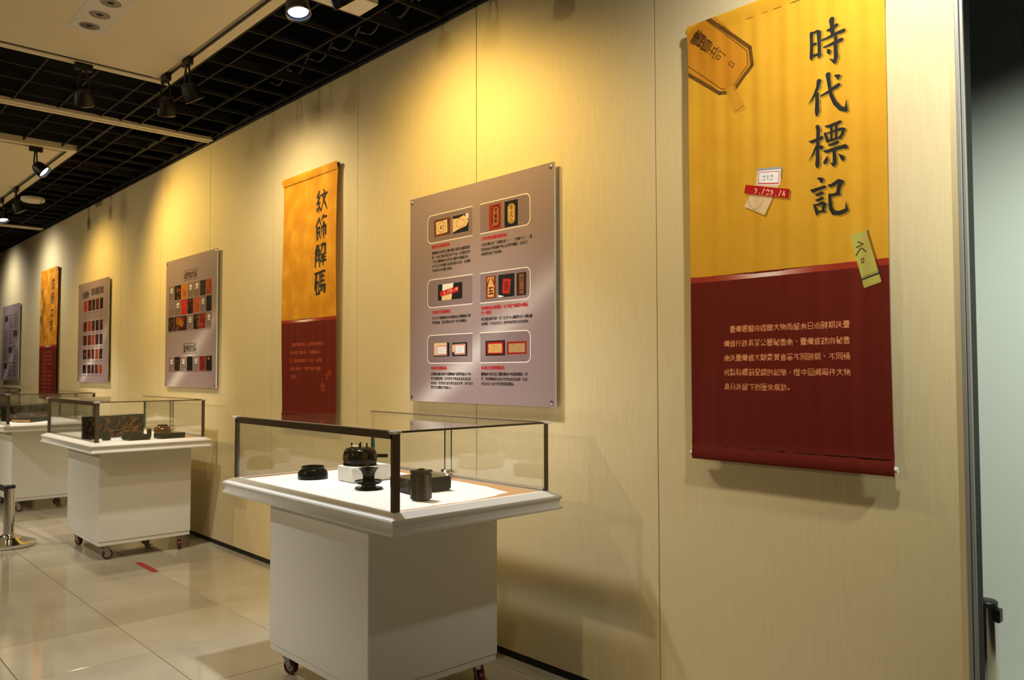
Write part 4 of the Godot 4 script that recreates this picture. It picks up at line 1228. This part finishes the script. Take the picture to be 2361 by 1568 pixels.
func build_ceiling() -> void:
	var slab := put(bx(Vector3(-8.5, 4.35, 3.2), Vector3(25.2, 0.1, 10)), "ceiling", M.dark_ceiling)
	struct(slab)
	# rafts: white plates with a recessed track channel round the border
	var rafts := [[-1.7, -5.70], [-7.975, -11.65], [-13.85, -17.6]]
	for r in rafts:
		raft(slab, r[0], r[1], 0.785, 3.35)
	# open grid of thin black tees, every fourth one a deep beam
	var hole := func(x): return rafts.any(func(r): return x < r[0] + 0.05 and x > r[1] - 0.05)
	for i in 68:
		var x := 0.0 + 0.36 - i * 0.3025
		var z1: float = 0.77 if hole.call(x) else 3.6
		var deep := i % 4 == 2
		if i > 50 and not deep:
			continue
		put(bx(Vector3(x, CEIL + (0.035 if deep else 0.012), z1 / 2 + 0.01), Vector3(0.014, 0.07 if deep else 0.024, z1)), "grid_bar", M.grid, slab)
	for z in [0.03, 0.33, 0.625]:
		put(bx(Vector3(-10, CEIL + 0.012, z), Vector3(21, 0.025, 0.012)), "main_bar", M.grid, slab)
	put(bx(Vector3(-10, CEIL + 0.012, 0.772), Vector3(21, 0.03, 0.02)), "main_bar", M.slot, slab)
	for k in 7:
		for a in [[-5.75, -7.93], [-11.7, -13.8]]:
			put(bx(Vector3((a[0] + a[1]) / 2, CEIL + 0.012, 0.92 + k * 0.3), Vector3(a[0] - a[1], 0.025, 0.012)), "main_bar", M.grid, slab)
	put(bx(Vector3(-10, CEIL + 0.03, 0.006), Vector3(20, 0.04, 0.014)), "main_bar", M.grid, slab)
	# twin white track bars crossing the gaps between the rafts
	for x in [-6.84, -12.7]:
		var st := S()
		for s in [-1.0, 1.0]:
			box(st, Vector3(x + s * 0.034, CEIL - 0.003, 1.85), Vector3(0.04, 0.03, 3.66), 0.003)
		put(st, "track_bar", M.raft, slab)
	# cables that droop above the grid
	var ends := [[-3.72, 0.09, -3.63, 0.1], [-4.02, 0.06, -3.82, 0.05], [-4.335, 0.05, -4.145, 0.045], [-4.68, 0.045, -4.45, 0.04], [-4.95, 0.07, -4.78, 0.045], [-5.25, 0.06, -5.08, 0.06], [-5.56, 0.06, -5.4, 0.05]]
	var names := ["nearest the camera", "second", "third", "fourth", "fifth", "sixth", "farthest from the camera"]
	for i in ends.size():
		var e: Array = ends[i]
		var t := thing("cable_bundle", "pale cables drooping above the ceiling grid, bundle %s" % names[i] if i in [0, 6] else "pale cables drooping above the ceiling grid, %s bundle from the camera" % names[i], "cable", Vector3(e[0], 3.605, e[1]), 0.0, "cables above the ceiling grid")
		for k in 2 + i % 2:
			var st := S()
			var path := []
			for q in 9:
				var f := q / 8.0
				path.append(Vector3((e[2] - e[0]) * f + 0.012 * k, -0.03 * sin(PI * f) * (1.0 + 0.5 * k) + 0.05 * f * f, (e[3] - e[1]) * f + 0.018 * k * (1.0 - f)))
			path.push_front(Vector3(-0.035, 0.012, 0.018 * k))
			path.append(Vector3(e[2] - e[0] + 0.03 + 0.01 * k, 0.07, e[3] - e[1]))
			tube(st, path, 0.0045, 6)
			put(st, "strand", M.cable, t)
	# triple recessed downlight in the nearer raft
	var d := thing("triple_downlight", "white rectangular fitting with three unlit round lamps in the nearer raft", "downlight", Vector3(-4.8, 3.4445, 1.48))
	put(bx(Vector3(0, 0.004, 0), Vector3(0.6, 0.008, 0.2), 0.002), "plate", M.foam, d)
	for i in 3:
		var st := S()
		lathe(st, V([0.062, -0.001, 0.092, -0.002, 0.094, 0.001]), 32, Vector3((i - 1) * 0.194, 0, 0))
		lathe(st, V([0.062, -0.001, 0.058, -0.004, 0.054, -0.001]), 32, Vector3((i - 1) * 0.194, 0, 0))
		var ring := put(st, "lamp_ring", M.foam, d)
		var lp := S()
		lathe(lp, V([0.0, -0.0008, 0.03, -0.0012, 0.054, -0.001]), 24, Vector3((i - 1) * 0.194, 0, 0))
		put(lp, "reflector", M.chrome_dark, ring)
		var bl := S()
		lathe(bl, V([0.0, -0.003, 0.016, -0.002, 0.02, -0.0005]), 16, Vector3((i - 1) * 0.194, 0, 0))
		put(bl, "bulb", M.slot, ring)
	# white oval device and small white box on the grid
	var w := thing("ceiling_device", "white oval ceiling device with a loose wire, below the black grid", "ceiling device", Vector3(-10.33, 3.4, 0.64))
	var ws := S()
	lathe(ws, V([0.0, -0.028, 0.09, -0.026, 0.118, -0.012, 0.122, 0.005, 0.116, 0.024, 0.0, 0.026]), 32)
	put(ws, "housing", M.foam, w)
	var wm := S()
	rod(wm, Vector3(0, 0.024, 0), Vector3(0, 0.07, 0), 0.03)
	put(wm, "mount", M.black_metal, w)
	var ww := S()
	tube(ww, [Vector3(0.05, 0.02, -0.05), Vector3(0.1, -0.05, -0.06), Vector3(0.13, -0.03, -0.06), Vector3(0.16, 0.05, -0.07)], 0.004)
	put(ww, "wire", M.cable, w)
	var wb := thing("ceiling_box", "small white rectangular panel on the black grid at the top edge", "ceiling panel", Vector3(-3.7, 3.435, 0.585))
	put(bx(Vector3.ZERO, Vector3(0.19, 0.03, 0.32), 0.004), "panel", M.foam, wb)
	put(bx(Vector3(0, 0.02, 0), Vector3(0.05, 0.012, 0.05)), "bracket", M.black_metal, wb)

func raft(slab: Node, x1: float, x0: float, z0: float, z1: float) -> void:
	var y := CEIL - 0.012
	var o := put(bx(Vector3((x0 + x1) / 2, y + 0.055, (z0 + z1) / 2), Vector3(x1 - x0, 0.05, z1 - z0)), "raft", M.raft, slab)
	var b := 0.062     # border strip
	var c := 0.046     # channel
	var i := b + c
	var cx := (x0 + x1) / 2
	var cz := (z0 + z1) / 2
	put(bx(Vector3(cx, y + 0.015, cz), Vector3(x1 - x0 - 2 * i, 0.03, z1 - z0 - 2 * i)), "plate", M.raft, o)
	for s in [-1.0, 1.0]:
		put(bx(Vector3(cx, y + 0.015, cz + s * ((z1 - z0) / 2 - b / 2)), Vector3(x1 - x0, 0.03, b)), "border", M.raft, o)
		put(bx(Vector3(cx + s * ((x1 - x0) / 2 - b / 2), y + 0.015, cz), Vector3(b, 0.03, z1 - z0 - 2 * b)), "border", M.raft, o)
		var st := S()
		box(st, Vector3(cx, y + 0.0195, cz + s * ((z1 - z0) / 2 - b - c / 2)), Vector3(x1 - x0 - 2 * b, 0.021, c))
		box(st, Vector3(cx + s * ((x1 - x0) / 2 - b - c / 2), y + 0.0195, cz), Vector3(c, 0.021, z1 - z0 - 2 * i))
		var t := put(st, "light_track", M.track, o)
		var sl := S()
		box(sl, Vector3(cx, y + 0.009, cz + s * ((z1 - z0) / 2 - b - 0.009)), Vector3(x1 - x0 - 2 * b - 0.1, 0.004, 0.012))
		box(sl, Vector3(cx + s * ((x1 - x0) / 2 - b - 0.009), y + 0.009, cz), Vector3(0.012, 0.004, z1 - z0 - 2 * i - 0.05))
		put(sl, "slot", M.slot, t)

func fill_near_case() -> void:
	var y := 0.9153
	var black := lacquer(1, Color(0.022, 0.014, 0.012), Color(0.07, 0.03, 0.02), 0.35, 0.02)
	var goldy := lacquer(2, Color(0.03, 0.02, 0.013), Color(0.3, 0.15, 0.04), 0.3, 0.035)
	var brown := lacquer(3, Color(0.06, 0.03, 0.018), Color(0.2, 0.09, 0.035), 0.2, 0.03)
	var gold := mat("gold_line", Color(0.45, 0.27, 0.08), 0.3, 0.6)
	# squat black bowl
	var b := thing("lacquer_bowl", "squat round black lacquer bowl with a raised rim, at the left of the nearest case", "bowl", Vector3(-3.645, y, 0.775))
	var st := S()
	lathe(st, V([0.0, 0.0, 0.073, 0.0, 0.075, 0.006, 0.073, 0.022, 0.07, 0.034, 0.058, 0.045, 0.054, 0.05]), 40)
	put(st, "body", black, b)
	st = S()
	lathe(st, V([0.054, 0.048, 0.057, 0.054, 0.056, 0.059, 0.051, 0.06, 0.048, 0.054, 0.044, 0.03, 0.0, 0.02]), 40)
	put(st, "rim", black, b)
	# wrapped block and the dome that stands on it
	var k := thing("display_block", "white paper-wrapped block under the gold-flowered lacquer dome", "display block", Vector3(-3.416, y, 0.62))
	put(bx(Vector3(0, 0.036, 0), Vector3(0.145, 0.072, 0.212), 0.0025), "block", M.paper, k)
	put(bx(Vector3(0.02, 0.038, 0.1068), Vector3(0.06, 0.035, 0.0016), 0.0, Basis(Vector3.BACK, 0.6)), "paper_fold", M.paper, k)
	put(bx(Vector3(0.0735, 0.05, 0.02), Vector3(0.0014, 0.04, 0.19), 0.0, Basis(Vector3.RIGHT, 0.05)), "paper_fold", M.paper, k)
	var d := thing("lacquer_dome", "domed black lacquer vessel with gold flowers, on the white block", "lacquerware", Vector3(-3.417, y + 0.0722, 0.645), 0.35)
	st = S()
	lathe(st, V([0.086, 0.014, 0.089, 0.02, 0.09, 0.038, 0.087, 0.06, 0.08, 0.074, 0.068, 0.083, 0.05, 0.088, 0.0, 0.089]), 40, Vector3.ZERO, Basis.IDENTITY, Vector2(1.0, 0.8))
	put(st, "body", goldy, d)
	st = S()
	lathe(st, V([0.0, 0.012, 0.082, 0.012, 0.086, 0.015]), 32, Vector3.ZERO, Basis.IDENTITY, Vector2(1.0, 0.8))
	put(st, "underside", M.red_lacquer, d)
	for a in 4:
		var f := S()
		var p := Vector3(cos(a * PI / 2 + 0.8) * 0.068, 0, sin(a * PI / 2 + 0.8) * 0.056)
		box(f, p + Vector3(0, 0.008, 0), Vector3(0.03, 0.016, 0.03), 0.004)
		put(f, "foot", black, d)
	for p in [[-0.035, 0.02], [0.02, 0.03], [0.042, 0.0], [-0.02, -0.03]]:
		var f := S()
		rod(f, Vector3(p[0], 0.084, p[1]), Vector3(p[0], 0.11, p[1]), 0.0035, 8)
		put(f, "peg", black, d)
	put(bx(Vector3(-0.012, 0.0935, 0.02), Vector3(0.04, 0.003, 0.02)), "paper_slip", M.paper, d)
	st = S()
	rod(st, Vector3(0.045, 0.045, -0.036), Vector3(0.108, 0.043, -0.082), 0.0095, 16)
	put(st, "handle", black, d)
	for i in 3:
		var f := S()
		var a: float = [0.75, 1.9, -0.1][i]
		var q := Vector3(cos(a) * 0.0895, [0.05, 0.045, 0.05][i], sin(a) * 0.0715)
		for r in 8:
			var tt := TAU * r / 8
			var tang := Vector3(-sin(a), 0, cos(a))
			box(f, q + tang * cos(tt) * 0.011 + Vector3.UP * sin(tt) * 0.011, Vector3(0.006, 0.006, 0.006), 0.002)
		box(f, q, Vector3(0.008, 0.008, 0.008), 0.002)
		put(f, "gold_flower", gold, d)
	# spool-shaped stand with a flaring square top
	var v := thing("lacquer_stand", "spool-shaped black lacquer stand with flaring square top and wide saucer", "lacquerware", Vector3(-3.14, y, 0.772), 0.3)
	st = S()
	lathe(st, V([0.0, 0.001, 0.062, 0.001, 0.064, 0.004, 0.055, 0.0065, 0.0, 0.007]), 40)
	put(st, "foot_plate", black, v)
	st = S()
	lathe(st, V([0.034, 0.006, 0.034, 0.022, 0.04, 0.026]), 32)
	put(st, "stem", black, v)
	st = S()
	lathe(st, V([0.036, 0.024, 0.052, 0.023, 0.062, 0.03, 0.0635, 0.036, 0.06, 0.036, 0.05, 0.0325, 0.026, 0.036]), 40)
	put(st, "saucer", black, v)
	st = S()
	var tw := V([0.046, 0.034, 0.046, 0.05, 0.0445, 0.066, 0.041, 0.08, 0.036, 0.09, 0.034, 0.0935, 0.04, 0.093, 0.046, 0.086])
	rect_loft(st, V([0.014, 0.034, 0.0145, 0.058, 0.012, 0.072, 0.008, 0.082, 0.003, 0.09, 0.0, 0.0935, 0.004, 0.0935, 0.01, 0.084]), 0.066, 0.066)
	put(st, "flared_top", brown, v)
	# clear tent card
	var tcard := thing("tent_card", "tiny clear folded card standing before the spool-shaped stand", "card", Vector3(-3.11, y, 0.845), 0.6)
	for s in [-1.0, 1.0]:
		var leaf := put(bx(Vector3(s * 0.009, 0.012, 0), Vector3(0.0012, 0.026, 0.04), 0.0, Basis(Vector3.BACK, s * 0.62)), "leaf", M.glass, tcard)
		var le := S()
		rod(le, Vector3(s * 0.0165, 0.001, 0.02), Vector3(0, 0.0235, 0.02), 0.0009, 6)
		put(le, "bright_edge", M.gold_line, leaf)
	# upright tiered box
	var u := thing("tiered_box", "upright dark brown lacquer box with gold corner lines, beside the near corner post", "box", Vector3(-2.72, y, 0.785), 0.42)
	put(bx(Vector3(0, 0.055, 0), Vector3(0.072, 0.11, 0.062), 0.006), "body", brown, u)
	put(bx(Vector3(0, 0.116, 0), Vector3(0.076, 0.014, 0.066), 0.005), "lid", brown, u)
	st = S()
	lathe(st, V([0.0, 0.122, 0.016, 0.123, 0.013, 0.128, 0.0, 0.13]), 20)
	put(st, "knob", brown, u)
	for p in [[0.034, 0.0305], [0.0, 0.032], [-0.034, 0.0305]]:
		put(bx(Vector3(p[0], 0.056, p[1]), Vector3(0.0022, 0.106, 0.0012)), "gold_line", gold, u)
	put(bx(Vector3(0.0366, 0.056, 0.016), Vector3(0.0012, 0.1, 0.022), 0.0), "strap", M.rod_dark, u)
	# flat open box behind it
	var f := thing("flat_box", "flat black lacquer box with a greenish inset top, behind the upright brown box", "box", Vector3(-2.95, y, 0.62), -0.12)
	put(bx(Vector3(0, 0.034, 0), Vector3(0.18, 0.052, 0.215), 0.003), "body", goldy_dark(), f)
	put(bx(Vector3(0, 0.005, 0), Vector3(0.172, 0.01, 0.207), 0.002), "foot", black, f)
	put(bx(Vector3(0, 0.0604, 0), Vector3(0.16, 0.002, 0.195)), "inset_top", mat("olive_top", Color(0.32, 0.27, 0.13), 0.3), f)

func goldy_dark() -> Material:
	return lacquer(4, Color(0.028, 0.02, 0.017), Color(0.13, 0.08, 0.035), 0.18, 0.06)

func fill_far_cases() -> void:
	var y := 0.9153
	var black := lacquer(5, Color(0.022, 0.016, 0.013), Color(0.08, 0.05, 0.03), 0.3, 0.05)
	var swirl := lacquer(6, Color(0.035, 0.024, 0.017), Color(0.4, 0.2, 0.05), 0.1, 0.014)
	var pot := mat("gold_pot", Color(0.4, 0.24, 0.07), 0.18, 0.65)
	var gold := mat("gold_edge", Color(0.5, 0.32, 0.1), 0.3, 0.5)
	var turn := Vector2(-0.22, -0.48).angle_to(Vector2(0, -1))
	var c := thing("lacquer_chest", "big black lacquer chest with gold swirls, standing at the left in the second case", "chest", Vector3(-7.08, y, 0.698), 0.43)
	put(bx(Vector3(0, 0.085, 0), Vector3(0.11, 0.17, 0.52), 0.004), "body", swirl, c)
	put(bx(Vector3(0, 0.17, 0), Vector3(0.116, 0.012, 0.526), 0.004), "lid", black, c)
	st_gold(c, gold)
	var a := thing("round_canister", "small black cylindrical lacquer box before the swirled chest, by the corner post", "box", Vector3(-6.78, y, 0.84))
	var st := S()
	lathe(st, V([0.0, 0.0, 0.03, 0.0, 0.032, 0.003, 0.032, 0.042, 0.0, 0.042]), 28)
	put(st, "body", black, a)
	st = S()
	lathe(st, V([0.033, 0.04, 0.034, 0.044, 0.033, 0.054, 0.028, 0.058, 0.0, 0.059]), 28)
	put(st, "lid", black, a)
	var l := thing("lidded_dish", "low black round lacquer dish with its lid, in front of the big chest", "dish", Vector3(-6.88, y, 0.645))
	st = S()
	lathe(st, V([0.0, 0.0, 0.045, 0.0, 0.062, 0.012, 0.064, 0.02, 0.06, 0.024, 0.0, 0.024]), 28)
	put(st, "dish", black, l)
	st = S()
	lathe(st, V([0.05, 0.022, 0.055, 0.03, 0.05, 0.05, 0.036, 0.056, 0.0, 0.057]), 28, Vector3(0.03, 0, -0.04))
	put(st, "lid", black, l)
	var f := thing("flat_box", "flat black rectangular lacquer box in front of the lidded dish", "box", Vector3(-6.66, y, 0.655), 0.2)
	put(bx(Vector3(0, 0.016, 0), Vector3(0.13, 0.032, 0.165), 0.004), "body", black, f)
	put(bx(Vector3(0, 0.035, 0), Vector3(0.134, 0.008, 0.169), 0.003), "lid", black, f)
	var g := thing("flat_box", "flat black lacquer box under the round gold pot, nearest the wall", "box", Vector3(-6.66, y, 0.40), 0.12)
	put(bx(Vector3(0, 0.017, 0), Vector3(0.13, 0.034, 0.2), 0.003), "body", black, g)
	put(bx(Vector3(0, 0.0365, 0), Vector3(0.134, 0.008, 0.204), 0.003), "lid", black, g)
	var p := thing("gold_pot", "round glossy gold-brown pot with a dark flat collar, at the right of the second case", "pot", Vector3(-6.86, y, 0.385))
	st = S()
	lathe(st, V([0.0, 0.0, 0.032, 0.0, 0.036, 0.006, 0.058, 0.02, 0.069, 0.042, 0.066, 0.062, 0.05, 0.08, 0.036, 0.086]), 36)
	put(st, "body", pot, p)
	st = S()
	lathe(st, V([0.036, 0.084, 0.04, 0.09, 0.038, 0.096, 0.0, 0.097]), 28)
	put(st, "collar", black, p)
	var s := thing("ladle", "dark curved ladle lying before an upright black holder, beside the gold pot", "ladle", Vector3(-6.83, y, 0.5))
	st = S()
	tube(st, [Vector3(0.09, 0.006, 0.03), Vector3(0.05, 0.014, 0.03), Vector3(0.02, 0.028, 0.02), Vector3(-0.01, 0.042, 0.0)], 0.008)
	put(st, "handle", black, s)
	put(bx(Vector3(-0.02, 0.032, -0.005), Vector3(0.03, 0.064, 0.03), 0.004), "holder", black, s)
	# third case
	var h := thing("lacquer_chest", "long dark chest with faint gold clouds, in the third case behind the steel post", "chest", Vector3(-10.37, y, 0.66), 0.863)
	put(bx(Vector3(0, 0.08, 0), Vector3(0.14, 0.16, 0.72), 0.004), "body", lacquer(7, Color(0.04, 0.026, 0.017), Color(0.22, 0.11, 0.035), 0.2, 0.02), h)
	put(bx(Vector3(0, 0.161, 0), Vector3(0.146, 0.01, 0.726), 0.003), "lid", black, h)
	var t := thing("stepped_tray", "long gold-edged lid lying with cream ends before the long chest", "tray", Vector3(-9.93, y, 0.69), 0.863)
	put(bx(Vector3(0, 0.016, 0), Vector3(0.2, 0.03, 0.4), 0.003), "tray", black, t)
	put(bx(Vector3(0, 0.015, 0.2025), Vector3(0.19, 0.024, 0.005)), "cream_end", M.deck, t)
	put(bx(Vector3(-0.01, 0.058, 0.0), Vector3(0.15, 0.03, 0.38), 0.003, Basis(Vector3.BACK, 0.12)), "lid", swirl, t)
	put(bx(Vector3(0.06, 0.088, 0.0), Vector3(0.006, 0.004, 0.38), 0.001, Basis(Vector3.BACK, 0.2)), "gold_edge", gold, t)

func st_gold(c: Node, gold: Material) -> void:
	# raised gold scroll across the front of the chest
	var st := S()
	var path := []
	for i in 20:
		var f := i / 19.0
		path.append(Vector3(0.0555, 0.045 + 0.1 * f * f + 0.008 * sin(f * 9.0), 0.1 - 0.3 * f))
	tube(st, path, 0.004, 6)
	var q := []
	for i in 16:
		var f := i / 15.0
		q.append(Vector3(0.0555, 0.03 + 0.05 * absf(sin(f * 5.0)) * f, 0.0 - 0.2 * f))
	tube(st, q, 0.006, 6)
	put(st, "gold_scroll", gold, c)
